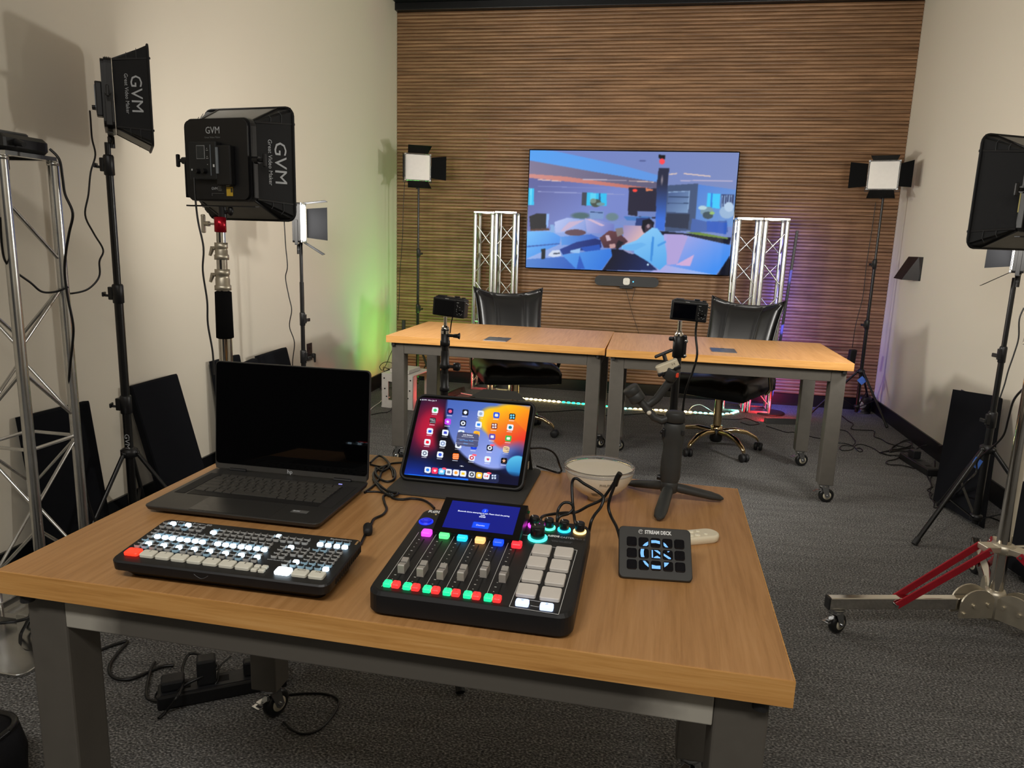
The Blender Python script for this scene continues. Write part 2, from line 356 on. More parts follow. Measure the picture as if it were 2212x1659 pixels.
def table(label, x, y, rz, plate=None, pale_ends=False, casts=(200, -20, 160, 20)):
    t = thing('work_table', label, 'table', (x, y, 0), rz, 'wheeled work tables')
    MB().box((0, 0, TH-TT/2), (TL_-.004, TW-.004, TT), .0015).build('tabletop', WOODTOP, t)
    e = MB()
    for s in (-1, 1):
        e.box((0, s*(TW/2-.001), TH-TT/2), (TL_, .0022, TT-.001)); e.box((s*(TL_/2-.001), 0, TH-TT/2), (.0022, TW-.004, TT-.001))
    e.build('edge_band', WOODEDGE_LIT, t)
    lx, ly = TL_/2-.022-.0365, TW/2-.03-.0365
    zt = TH-TT
    for s in (-1, 1):
        MB().box((0, s*(ly+.0135), zt-.0315), (2*lx-.073, .046, .063), .002).build('apron', APRON2 if pale_ends else LEGGREY, t)
        MB().box((s*(lx+.0135), 0, zt-.0315), (.046, 2*ly-.073, .063), .002).build('apron', LEGGREY, t)
    i = 0
    for sx in (-1, 1):
        for sy in (-1, 1):
            MB().box((sx*lx, sy*ly, (zt+.1)/2), (.0725, .0725, zt-.1), .004).build('leg', LEGGREY, t)
            caster(t, sx*lx, sy*ly, casts[i]); i += 1
            MB().cyl((sx*(lx+.022), sy*(ly+.047), zt), (sx*(lx+.022), sy*(ly+.047), zt-.018), .011, n=12).build('corner_knob', RUBBER, t)
    if plate:
        p = MB().box((plate[0], plate[1], TH+.001), (.128, .15, .004), .001).build('cable_plate', PLATE, t, 'flush grey cable access plate')
        MB().box((plate[0], plate[1]+.064, TH+.0035), (.02, .008, .002)).build('finger_notch', mat('dark_notch', (50,52,58), .5, noise=(50, .1)), p)
    return t
table('front beech-topped work table on casters, holding the laptop and control decks', -.3836, 1.307, -.886, pale_ends=True, casts=(75, 70, 90, 60))
table('left beech-topped table of the rear pair, in front of the left chair', -.8105, 4.2584, -.664, (.006, -.29), casts=(150, 200, 20, 45))
table('right beech-topped table of the rear pair, in front of the right chair', .4137, 4.2164, -.02, (.0, -.18), casts=(150, 30, 10, 20))

# ================================================================== TRUSSES
def truss(label, x, y, w, d, h, z0=1.40, drop=.145, gap=.09, r=.0165, group='aluminium truss columns', base=False, rungs=(.6,), flip=1):
    t = thing('truss_column', label, 'truss', (x, y, 0), 0, group)
    zb = .01 if not base else .012
    P = [(-w/2, -d/2), (w/2, -d/2), (w/2, d/2), (-w/2, d/2)]
    for p in P: MB().cyl((p[0], p[1], zb), (p[0], p[1], h-.012), r, n=16).lathe([(.0, 0), (r*1.12, 0), (r*1.12, .012), (0, .012)], 14, T(p[0], p[1], h-.026)).build('post', ALU, t)
    for k in range(4):
        a, c = P[k], P[(k+1) % 4]
        MB().bar((a[0], a[1], h-.006), (c[0], c[1], h-.006), .03, .012).build('top_bar', ALU, t)
        MB().bar((a[0], a[1], .012), (c[0], c[1], .012), .024, .02).build('base_bar', ALU, t)
        for zr in rungs: MB().cyl((a[0], a[1], zr), (c[0], c[1], zr), .006, n=8).build('rung', ALU, t)
        z = z0; s = flip if k % 2 == 0 else -flip
        if k >= 2: s = s
        while z-drop > .06:
            a2, c2 = (a, c) if s > 0 else (c, a)
            v = Vector((c2[0]-a2[0], c2[1]-a2[1], 0)).normalized()*r*.9
            MB().cyl((a2[0]+v.x, a2[1]+v.y, z), (c2[0]-v.x, c2[1]-v.y, z-drop), .0055, n=8).build('diagonal', ALU, t)
            z -= drop+gap; s = -s
    return t
truss('left column of the truss pair left of the television', -1.39, 6.21, .145, .18, 1.515)
truss('right column of the truss pair left of the television, behind the left chair', -1.206, 6.21, .153, .18, 1.52, flip=-1)
truss('left column of the truss pair right of the television, behind the right chair', .724, 6.05, .16, .2, 1.515, flip=-1)
truss('right column of the truss pair right of the television, next to the thin floor lamp', .92, 6.05, .155, .2, 1.515, flip=-1)
tf = truss('tall truss column by the left wall, at the left end of the front table', -1.955, 1.99, .185, .19, 1.5, 1.345, .155, .1, base=True, rungs=(.6,), flip=-1)
bp = MB().rbox(0.0, -.12, .5, .48, .03, 0, .012, e=.002).build('base_plate', mat('polished_base_plate', (196,196,194), .2, 1.0, noise=(9, .1)), tf)
fb = MB()
for sx in (-1, 1):
    fb.box((sx*.0925, -.11, .075), (.08, .11, .006), .001); fb.box((sx*.0925, -.165, .044), (.08, .006, .064))
    for k in (-1, 1): fb.cyl((sx*.0925+k*.02, -.125, .077), (sx*.0925+k*.02, -.125, .088), .009, n=6)
fb.build('foot_bracket', ALU, tf)
TAPE = mat('clear_packing_tape', (215,210,196), .18, spec=.8, alpha=.45, bump=(60, 1.0))
MB().add([(-.02, -.1, 1.45), (.08, -.1, 1.47), (.085, -.085, 1.405), (.03, -.1, 1.42), (-.05, -.09, 1.43)], [(0, 1, 2, 3), (0, 3, 4)], True).build('tape', TAPE, tf)
# controller box on that truss
t = thing('stage_light', 'black flat stage light lying on top of the tall front truss', 'light', (-1.985, 1.98, 1.5))
MB().rbox(-.02, 0, .30, .2, .03, .001, .05, e=.012).build('housing', BLACKPL, t); MB().rbox(-.02, .0, .22, .13, .02, .05, .062, e=.004).build('top_cover', mat('dark_grey_cover', (58,60,62), .4, noise=(40, .1)), t)
MB().cyl((.12, -.03, .03), (.165, -.045, .02), .012, .007, 10).build('strain_relief', RUBBER, t)
MB().box((-.02, -.02, -.027), (.14, .08, .045), .006).build('underslung_box', BLACKPL, t)

# ================================================================== STANDS
def black_stand(label, x, y, secs, collars, hub, foot, angs, group='black tripod light stands', m=None, legr=.0085, low=.09, name='light_stand', knob=60, zfoot=.012):
    m = m or STANDBLK
    t = thing(name, label, 'stand', (x, y, 0), 0, group)
    for i, (r_, a, c) in enumerate(secs):
        MB().cyl((0, 0, a), (0, 0, c), r_, n=14).build('pole', m, t)
    for (z, r_) in collars:
        c = MB().lathe([(r_*.9, z-.04), (r_*1.25, z-.036), (r_*1.25, z+.03), (r_*1.05, z+.036), (r_*.8, z+.036)], 16)
        c.box((r_*1.4*math.cos(R(knob)), r_*1.4*math.sin(R(knob)), z), (r_*1.2, r_*1.2, .05), .003)
        co = c.build('collar', BLACKPL, t)
        ux, uy = math.cos(R(knob)), math.sin(R(knob))
        MB().cyl((ux*r_*1.6, uy*r_*1.6, z-.01), (ux*r_*3.0, uy*r_*3.0, z-.008), .005, n=8).box((0, 0, 0), (.008, .03, .018), .003, T(ux*r_*3.1, uy*r_*3.1, z-.004) @ RZ(knob)).build('clamp_knob', BLACKPL, co)
    rp = secs[0][0]
    MB().lathe([(rp*1.0, hub-.02), (rp*2.0, hub-.016), (rp*2.0, hub+.012), (rp*1.1, hub+.022)], 12).build('hub', BLACKPL, t)
    MB().lathe([(rp*1.0, low-.015), (rp*1.7, low-.012), (rp*1.7, low+.012), (rp, low+.016)], 12).build('brace_collar', BLACKPL, t)
    for a in angs:
        ux, uy = math.cos(R(a)), math.sin(R(a)); p0 = Vector((ux*rp*1.8, uy*rp*1.8, hub)); p1 = Vector((ux*foot, uy*foot, zfoot))
        l = MB().cyl(p0, p1, legr, n=10).ball(tuple(p0), legr*1.35, 8).build('leg', m, t)
        pm = p0+(p1-p0)*.52
        MB().bar((ux*rp*1.5, uy*rp*1.5, low), pm, .012, .004).build('brace', m, l)
        MB().cyl(p0+(p1-p0)*.95, p1+(p1-p0)*.012, legr*1.25, n=10).build('rubber_foot', RUBBER, l)
        MB().ball(tuple(pm), .006, 8).build('rivet', ZINC, l)
    return t
s1 = black_stand('tall black tripod stand at the left wall, carrying the highest softbox', -2.02, 2.53, [(.0165, .05, 1.04), (.0135, 1.0, 1.54), (.0105, 1.5, 1.6)], [(.60, .0175), (1.04, .0165), (1.52, .015)], .40, .31, (-97, 12, 118), knob=200)
text('GVM', .03, T(.006, -.0166, .45) @ RX(90) @ RZ(-90), LETTER, s1)
black_stand('black tripod stand at the left wall, carrying the small lit panel', -1.86, 3.75, [(.0135, .05, .62), (.0115, .6, 1.03), (.009, 1.0, 1.24)], [(.62, .0135), (.83, .012)], .36, .34, (-60, 60, 180), knob=-10)
black_stand('black tripod stand in the rear left corner, its pole glowing green', -1.905, 5.95, [(.0125, .05, .72), (.0105, .7, 1.12), (.008, 1.1, 1.74)], [(.70, .0125), (1.16, .0105)], .40, .31, (-40, 80, 200), knob=0)
rrs = black_stand('black tripod stand in the rear right corner with a blue tape flag', 1.672, 6.05, [(.0135, .05, .76), (.0115, .72, 1.22), (.0085, 1.2, 1.72)], [(.74, .0135), (1.2, .0115)], .37, .33, (-64, 176, 56), knob=200)
BLUETAPE = mat('blue_painter_tape', (70,118,214), .7, noise=(60, .1))
MB().box((0, 0, 0), (.05, .001, .05), 0, T(.005, -.03, .305) @ RZ(-15) @ RX(-6) @ RY(42)).build('tape_flag', BLUETAPE, rrs, 'small blue masking tape flag')
rs = black_stand('black tripod stand at the right wall, carrying the small lit panel under the softbox', 1.575, 3.6, [(.0155, .06, .55), (.0125, .5, .88), (.0105, .86, 1.2)], [(.56, .0155), (.86, .0125)], .42, .385, (213, 316, 92), knob=200, legr=.0105)
MB().box((0, 0, 0), (.05, .001, .045), 0, T(-.05, -.04, .36) @ RZ(25) @ RY(30)).build('tape_flag', BLUETAPE, rs, 'small blue masking tape flag')
# telescopic chrome stands on wheels
def rolling_stand(label, x, y, a0, secs, top, grip=None, sil=(), braces=True, L=.56):
    t = thing('rolling_stand', label, 'stand', (x, y, 0), 0, 'chrome stands on wheels')
    for (r_, a, c) in secs: MB().cyl((0, 0, a), (0, 0, c), r_, n=20).build('pole', CHROME, t)
    hb = MB(); hb.lathe([(.02, .06), (.034, .062), (.034, .15), (.028, .165), (.0235, .165)], 20); hb.build('hub', NICKEL, t)
    cb = MB(); cb.lathe([(.0235, .30), (.036, .302), (.036, .33), (.0235, .335)], 20)
    cl = None
    for k in range(3):
        a = a0+120*k; M = RZ(a)
        cb.box((.05, 0, .318), (.05, .05, .022), .003, M)
    cl = cb.build('brace_collar', NICKEL, t)
    MB().cyl((0, 0, .318), (.075, 0, .33), .006, n=8, M=RZ(a0+165)).box((.085, 0, .335), (.012, .045, .03), .006, RZ(a0+165)).build('wing_knob', NICKEL, cl)
    for k in range(3):
        a = a0+120*k; M = RZ(a)
        pl = MB(); po = []
        for j in range(13):
            th = PI*j/12; po.append((.075+.062*math.cos(th), .115+.058*math.sin(th)))
        po = [(.137, .07)]+po+[(.013, .07)]
        F = Matrix(((1,0,0,0),(0,0,1,0),(0,1,0,0),(0,0,0,1)))
        for sy in (-1, 1):
            pl.prism(po, sy*.024-.003, sy*.024+.003, M @ F)
            for (px, pz) in ((.04, .12), (.09, .115), (.12, .085)): pl.cyl((px, sy*.024, pz), (px, sy*.034, pz), .007, n=8, M=M)
        pl.build('leg_bracket', NICKEL, t)
        lg = MB().box((.06+L/2, 0, .116), (L, .03, .042), .003, M).build('leg', CHROME, t)
        MB().box((.06+L+.003, 0, .116), (.006, .032, .044), .002, M).build('end_cap', RUBBER, lg)
        Mi = M @ T(.06+L-.03, 0, 0)
        caster(t, (Mi @ Vector((0, 0, 0))).x, (Mi @ Vector((0, 0, 0))).y, a+205, 0, .945)
        if braces:
            for sy in (-1, 1):
                MB().bar((.06, sy*.028, .318), (.36, sy*.02, .113), .006, .026, M=M, b=.002).build('brace', REDPAINT, t)
            MB().cyl((.36, -.026, .113), (.36, .026, .113), .005, n=8, M=M).cyl((.066, -.034, .313), (.066, .034, .313), .005, n=8, M=M).build('pivot_pin', ZINC, t)
    if grip: MB().lathe([(.02, grip[0]), (.029, grip[0]+.004), (.0275, grip[1]-.004), (.02, grip[1])], 20).build('foam_grip', mat('black_foam', (16,16,17), .95, spec=.1, bump=(700, .4)), t)
    for (z0, z1, r_) in sil:
        c = MB(); h = z1-z0
        c.lathe([(r_*.85, z0), (r_*1.16, z0), (r_*1.16, z0+.016), (r_, z0+.018), (r_, z0+h*.55), (r_*.94, z0+h*.57), (r_*.94, z1-.02), (r_*1.05, z1-.018), (r_*1.05, z1), (r_*.8, z1)], 20)
        o = c.build('lock_sleeve', NICKEL, t)
        MB().tube([(-r_, 0, z1-.02), (-r_-.012, 0, z1-.018), (-r_-.02, -.004, z1-.045)], [.008, .008, .005], 8).build('lock_lever', NICKEL, o)
    MB().lathe([(.012, top), (.0195, top+.002), (.0195, top+.05), (.012, top+.052)], 16).build('top_receiver', mat('red_anodised', (176,20,40), .25, .6, noise=(30, .1)), t)
    MB().cyl((-.018, 0, top+.028), (-.045, 0, top+.028), .0035, n=8).cyl((-.04, 0, top+.028), (-.062, 0, top+.028), .009, .007, n=10).box((-.062, 0, top+.028), (.012, .014, .062), .004).build('wing_bolt', NICKEL, t)
    return t
rolling_stand('chrome rolling stand with a black foam grip, behind the laptop', -1.43, 2.3, -44, [(.0225, .13, .93), (.019, .9, 1.1), (.0175, 1.1, 1.2), (.0145, 1.2, 1.32)], 1.285, grip=(.925, 1.09), sil=((1.092, 1.163, .0235), (1.195, 1.252, .0205)), L=.53)
rolling_stand('chrome rolling stand with red braces at the right edge', 1.245, 2.62, 194, [(.0225, .13, .98), (.019, .95, 1.2), (.0155, 1.18, 1.34)], 1.3, sil=((.99, 1.06, .0235),), L=.53)

# ================================================================== SOFTBOX LIGHTS (axis = local +Y, origin = centre of the lamp back)
SILVERIN = mat('grey_softbox_panel', (128,126,120), .6, noise=(30, .05))
def softbox(label, loc, rz, rx=0, sc=1.0, text_side=1, sticker=False, back=True, fx=.19, power=P_SOFT):
    t = thing('softbox_light', label, 'light', loc, rz, 'softbox lights', rx)
    t.scale = (sc, sc, sc); w, h, D = .130, .130, .035
    MB().loft([rr(0, 0, 2*w, 2*h, .022, z, 4) for z in (0, .012)]+[rr(0, 0, 2*w+.012, 2*h+.012, .026, z, 4) for z in (.012, .017, .021, .026, .03, .035, .04)], RX(-90) @ Matrix.Scale(-1, 4, (0, 0, 0)) if False else Matrix(((1,0,0,0),(0,0,1,0),(0,1,0,0),(0,0,0,1)))).build('lamp_back', BLACKPL, t)
    b = MB()
    for z in (.0185, .0245, .031): b.loft([rr(0, 0, 2*w+.018, 2*h+.018, .028, zz, 4) for zz in (z, z+.002)], Matrix(((1,0,0,0),(0,0,1,0),(0,1,0,0),(0,0,0,1))), cap=False)
    b.build('cooling_ribs', BLACKPL, t)
    # funnel
    y0, y1, o, z1 = .042, .17, fx, .192
    for s in (-1, 1):
        MB().loft([[(s*w, y0, -.125), (s*o, y1, -.135), (s*o, y1, .135), (s*w, y0, .125)], [(s*(w-.004), y0, -.125), (s*(o-.004), y1, -.135), (s*(o-.004), y1, .135), (s*(w-.004), y0, .125)]]).build('side_panel', NYLON, t)
        MB().loft([[(-.115, y0, s*h), (-.125, y1, s*z1), (.125, y1, s*z1), (.115, y0, s*h)], [(-.115, y0, s*(h-.004)), (-.125, y1, s*(z1-.004)), (.125, y1, s*(z1-.004)), (.115, y0, s*(h-.004))]]).build('side_panel', SILVERIN, t)
        for q in (-1, 1):
            g = MB().loft([[(s*w, y0, q*.125), (s*o, y1, q*.135), (s*o, y1, q*.178), (s*.18, y1, q*z1), (s*.125, y1, q*z1), (s*.115, y0, q*h)], [(s*(w-.004), y0, q*.121), (s*(o-.004), y1, q*.135), (s*(o-.004), y1, q*.176), (s*.178, y1, q*(z1-.004)), (s*.125, y1, q*(z1-.004)), (s*.115, y0, q*(h-.004))]]).build('corner_gusset', NYLON, t)
            for f in (.4, .68): MB().tube([(s*(w+(o-w)*f+.001), y0+(y1-y0)*f, q*(.126+.01*f)), (s*(w+(o-w)*f+.002), y0+(y1-y0)*f, q*(.125+.052*f)), (s*(.13+.045*f), y0+(y1-y0)*f, q*(h+(z1-h)*f+.001))], .0012, 5).build('seam', mat('grey_seam', (60,62,64), .6, noise=(40, .1)), g)
            MB().bar((s*w, y0, q*.126), (s*(o+.001), y1+.008, q*.137), .006, .009, b=.002).build('batten', BLACKPL, t)
            MB().bar((s*.116, y0, q*h), (s*.127, y1+.004, q*(z1+.001)), .009, .006, b=.002).build('batten', BLACKPL, t)
    rim = MB(); pts = [(p[0], y1, p[1]) for p in [(q[0], q[1]) for q in rr(0, 0, 2*o, 2*z1, .03, 0, 4)]]
    rim.tube(pts+[pts[0]], .005, 6); rim.build('front_hem', NYLON, t)
    MB().loft([[(q[0], y1-.022, q[1]) for q in rr(0, 0, 2*o-.034, 2*z1-.034, .05, 0, 4)], [(q[0], y1-.019, q[1]) for q in rr(0, 0, 2*o-.034, 2*z1-.034, .05, 0, 4)]]).build('diffuser', glow('softbox_diffuser', (255,246,228), 3.0), t)
    area('lamp_light', t, T(0, y1+.004, 0) @ RX(90), .36, .36, power, (1, .95, .87), 150)
    # lettering on a side panel: reads downwards
    s = text_side; nx = Vector((y1-y0, -(o-w), 0)).normalized() if s > 0 else Vector((-(y1-y0), -(o-w), 0)).normalized()
    d = Vector((s*(o-w), y1-y0, 0)).normalized()     # away from the lamp back
    if s > 0: yv = d; xv = Vector((0, 0, -1))
    else: yv = d; xv = Vector((0, 0, 1))
    zv = xv.cross(yv)
    def SM(f, zc): 
        p = Vector((s*(w+(o-w)*f), y0+(y1-y0)*f, zc))+zv*.0012
        return Matrix(((xv.x, yv.x, zv.x, p.x), (xv.y, yv.y, zv.y, p.y), (xv.z, yv.z, zv.z, p.z), (0, 0, 0, 1)))
    if text_side > 0:
        text('GVM', .064, SM(.62, .0), LETTER, t, sx=1.08); text('Great Video Maker', .0205, SM(.36, .0), LETTER, t, sx=.95)
    # yoke
    k = MB()
    for s in (-1, 1):
        k.box((s*(w+.014), .02, -.06), (.005, .022, .13), .002); k.cyl((s*(w+.008), .02, .0), (s*(w+.03), .02, .0), .012, n=12)
    k.box((0, .02, -.1525), (2*w+.033, .022, .005), .001); k.cyl((0, .02, -.155), (0, .02, -.2), .0135, n=14)
    yo = k.build('yoke', BLACKPL, t)
    for s in (-1, 1): MB().cyl((s*(w+.03), .02, 0), (s*(w+.046), .02, 0), .006, n=8).box((s*(w+.052), .02, 0), (.012, .012, .044), .004, T(0, 0, 0)).build('tilt_knob', BLACKPL, yo)
    MB().cyl((0, .02, -.175), (.03, .02, -.17), .006, n=8).ball((.034, .02, -.168), .011, 10, (1, .8, 1.5)).build('clamp_knob', BLACKPL, yo)
    # control unit on the back
    u = MB().box((-.035, -.013, -.005), (.115, .026, .125), .004).build('control_unit', mat('control_unit_black', (28,30,32), .45, noise=(40, .1)), t)
    MB().box((.048, -.012, -.02), (.06, .024, .13), .004).build('battery_plate', BLACKPL, t)
    if back:
        B = Matrix(((1,0,0,0),(0,0,-1,-.0265),(0,1,0,0),(0,0,0,1)))
        MB().box((-.04, -.0272, .022), (.034, .002, .044)).build('display_frame', mat('pale_frame', (150,152,154), .5, noise=(40, .05)), u)
        MB().box((-.04, -.0284, .022), (.03, .002, .04)).build('display', mat('dark_display', (46,50,52), .2, noise=(40, .05)), u)
        for x in (-.052, -.024): MB().cyl((x, -.026, -.04), (x, -.042, -.04), .0085, .0075, 14).build('dial', BLACKPL, u)
        MB().box((-.0, -.027, -.004), (.002, .002, .1)).box((.026, -.0262, -.005), (.009, .004, .085)).build('trim_bar', mat('grey_trim_bar', (120,128,136), .4, noise=(40, .05)), u)
        bd = MB()
        for (x, z) in ((-.014, .034), (-.016, .028), (-.011, .028), (-.014, .008), (-.016, .002), (-.011, .002), (-.014, -.018)): bd.box((x, -.0268, z), (.002, .001, .002))
        bd.box((.012, -.0268, -.022), (.006, .001, .009)).box((-.08, -.0262, -.035), (.004, .003, .006)); bd.build('print_marks', LETTERW, u)
        text('GVM', .032, B @ T(-.01, .095, -.0262), LETTER, t, sx=.9); text('Great Video Maker', .0085, B @ T(-.012, .073, -.0262), mat('dim_lettering', (110,112,112), .6, noise=(60, .05)), t)
        text('GVM', .0125, B @ T(-.012, -.095, -.0262), LETTER, t)
        lb = MB()
        for i in range(4): lb.box((.011, -.0006, -.088-.0045*i), (.016-.002*(i % 2), .001, .0015))
        lb.box((.002, -.0006, -.111), (.05, .0008, .0008)).box((-.023, -.0006, -.115), (.0008, .0008, .008)); lb.build('rating_label', mat('grey_print', (120,120,118), .6, noise=(60, .05)), t)
    if sticker:
        MB().box((.052, -.0012, -.104), (.026, .001, .03), 0, T(0, 0, 0)).build('yellow_sticker', mat('yellow_sticker', (206,170,52), .55, noise=(50, .05)), t)
        MB().box((.045, -.0012, -.08), (.014, .001, .012)).build('barcode_label', mat('white_label', (206,206,202), .6, noise=(50, .05)), t)
        MB().box((.0605, -.002, -.1), (.0075, .0006, .014)).build('sticker_print', mat('sticker_grey', (60,58,50), .6, noise=(50, .05)), t)
    return t
softbox('highest softbox, turned side-on with large grey letters, on the tall black stand', (-2.03, 2.535, 1.762), -52, 0, .9)
MB()
softbox('large softbox seen from behind with control dials, on the chrome stand', (-1.428, 2.29, 1.52), -9, 0, .97, sticker=True)
r3 = softbox('softbox cut off by the right edge, with a yellow strip on its rim', (1.262, 2.66, 1.497), 27, 0, .94, text_side=-1, back=True)
MB().box((-.1425, .028, -.03), (.001, .018, .085)).build('yellow_strip', mat('yellow_strip', (176,164,88), .6, noise=(50, .08)), r3)

# ================================================================== SMALL LED PANELS
def led_panel(label, loc, rz, lit, rx=0, flaps=(40, 40, 40, 40), power=P_LED, s=.1):
    t = thing('led_panel_light', label, 'light', loc, rz, 'LED panel lights', rx)
    F = Matrix(((1,0,0,0),(0,0,1,0),(0,1,0,0),(0,0,0,1)))
    MB().loft([rr(0, 0, 2*s+.016, 2*s+.016, .01, z, 3) for z in (-.03, -.026, .01, .012)], F).build('housing', BLACKPL, t)
    MB().box((0, .013, 0), (2*s-.004, .004, 2*s-.004)).build('diffuser', glow('lit_panel_diffuser', (255,252,244), 9.0) if lit else mat('white_diffuser', (226,222,216), .35, noise=(40, .02)), t)
    cb = MB()
    for x in (-1, 1):
        for z in (-1, 1): cb.box((x*(s+.001), .016, z*(s+.001)), (.016, .01, .016), .003)
        cb.cyl((x*(s+.004), .018, -s), (x*(s+.004), .018, s), .0025, n=8).cyl((-s, .018, x*(s+.004)), (s, .018, x*(s+.004)), .0025, n=8)
    cb.build('corner_bracket', ZINC, t)
    for i, a in enumerate(flaps):   # 0 right, 1 top, 2 left, 3 bottom ; a = opening angle from the face normal
        if a is None: continue
        M = RY(-90*i) @ T(s+.006, .02, 0) @ RZ(-a)
        # local: y outwards from hinge
        MB().loft([[(0, .004, -s*.82), (0, s*1.25, -s*.95), (0, s*1.25, s*.95), (0, .004, s*.82)], [(.0018, .004, -s*.82), (.0018, s*1.25, -s*.95), (.0018, s*1.25, s*.95), (.0018, .004, s*.82)]], M).build('barn_door', mat('barn_door_black', (4,4,5), .7, spec=.12, noise=(30, .08)), t)
    k = MB()
    for x in (-1, 1): k.box((x*(s+.014), -.01, -.05), (.004, .016, .13), .001)
    k.box((0, -.01, -s-.017), (2*s+.032, .016, .004)); k.cyl((0, -.01, -s-.017), (0, -.01, -s-.07), .011, n=12).cyl((-.02, -.01, -s-.045), (.02, -.01, -s-.045), .006, n=8)
    k.build('yoke', BLACKPL, t)
    if lit: area('lamp_light', t, T(0, .02, 0) @ RX(90), 1.9*s, 1.9*s, power, (1, .98, .93), 150)
    return t
led_panel('small lit panel with barn doors, edge-on at the left wall', (-1.86, 3.75, 1.345), -70, True, flaps=(None, 8, 22, 32), s=.095)
led_panel('dark white-faced panel with barn doors in the rear left corner', (-1.915, 5.95, 1.845), 206, False, flaps=(14, 24, 84, 30))
led_panel('dark white-faced panel with barn doors in the rear right corner', (1.655, 6.05, 1.85), 164, False, flaps=(86, 9, 42, 32))
led_panel('small lit panel under the right softbox', (1.575, 3.6, 1.325), 64, True, flaps=(22, 12, None, 32), s=.095)
# ================================================================== PICTURES ON SCREENS (flat colours per vertex of a fine grid)
def homog(src, dst):
    A = []; B = []
    for (x, y), (u, v) in zip(src, dst):
        A.append([x, y, 1, 0, 0, 0, -u*x, -u*y]); B.append(u); A.append([0, 0, 0, x, y, 1, -v*x, -v*y]); B.append(v)
    h = np.linalg.solve(np.array(A, float), np.array(B, float)); return np.append(h, 1).reshape(3, 3)
def vlin(c): c = np.asarray(c, float)/255; return np.where(c <= .04045, c/12.92, ((c+.055)/1.055)**2.4)
def picture(name, w, h, nx, ny, quad, ops, bg, m, parent, M, blur=0):
    u, v = np.meshgrid(np.linspace(0, 1, nx+1), np.linspace(0, 1, ny+1))
    Hm = homog([(0, 0), (1, 0), (1, 1), (0, 1)], quad); D = Hm[2, 0]*u+Hm[2, 1]*v+1
    X = (Hm[0, 0]*u+Hm[0, 1]*v+Hm[0, 2])/D; Y = (Hm[1, 0]*u+Hm[1, 1]*v+Hm[1, 2])/D
    img = np.zeros(X.shape+(3,))+np.array(bg, float)
    def colour(c):
        if len(c) == 3 and not hasattr(c[0], '__len__'): return np.array(c, float)
        c0, c1, (x0, y0), (x1, y1) = c; t = ((X-x0)*(x1-x0)+(Y-y0)*(y1-y0))/((x1-x0)**2+(y1-y0)**2); t = np.clip(t, 0, 1)[..., None]
        return np.array(c0, float)*(1-t)+np.array(c1, float)*t
    for op in ops:
        if op[0] == 'p':
            P = op[1]; ins = np.zeros(X.shape, bool); j = len(P)-1
            for i in range(len(P)):
                xi, yi = P[i]; xj, yj = P[j]
                if yi != yj:
                    c = ((yi > Y) != (yj > Y)) & (X < (xj-xi)*(Y-yi)/(yj-yi)+xi); ins ^= c
                j = i
            a = ins.astype(float)*(op[3] if len(op) > 3 else 1)
        else:   # 'e', cx, cy, rx, ry, col, rot, soft
            _, cx, cy, rx, ry, c = op[:6]; rot = R(op[6]) if len(op) > 6 else 0; soft = op[7] if len(op) > 7 else 0.0; n = op[8] if len(op) > 8 else 2
            dx = ((X-cx)*math.cos(rot)+(Y-cy)*math.sin(rot))/rx; dy = (-(X-cx)*math.sin(rot)+(Y-cy)*math.cos(rot))/ry
            d = (np.abs(dx)**n+np.abs(dy)**n)**(1/n); a = np.clip((1-d)/soft, 0, 1) if soft > 0 else (d < 1).astype(float)
        col = op[2] if op[0] == 'p' else op[5]
        img = img*(1-a[..., None])+colour(col)*a[..., None]
    for _ in range(blur):
        p = np.pad(img, ((1, 1), (1, 1), (0, 0)), 'edge'); img = (p[1:-1, 1:-1]*2+p[:-2, 1:-1]+p[2:, 1:-1]+p[1:-1, :-2]+p[1:-1, 2:])/6
    vs = np.stack([(u-.5)*w, (.5-v)*h, np.zeros_like(u)], -1).reshape(-1, 3)
    me = bpy.data.meshes.new(name); N = nx*ny
    i, j = np.meshgrid(np.arange(nx), np.arange(ny)); a = (j*(nx+1)+i).ravel()
    F = np.stack([a+nx+1, a+nx+2, a+1, a], 1).astype(np.int32)
    me.vertices.add(len(vs)); me.vertices.foreach_set('co', vs.ravel().astype(np.float32))
    me.loops.add(N*4); me.loops.foreach_set('vertex_index', F.ravel()); me.polygons.add(N); me.polygons.foreach_set('loop_start', np.arange(0, N*4, 4, dtype=np.int32))
    me.update(calc_edges=True)
    at = me.color_attributes.new('pic', 'FLOAT_COLOR', 'POINT'); L = np.concatenate([vlin(img), np.ones(X.shape+(1,))], -1)
    at.data.foreach_set('color', L.reshape(-1).astype(np.float32)); me.materials.append(m)
    me.transform(M)
    o = bpy.data.objects.new(name, me); COL.objects.link(o); o.parent = parent
    return o
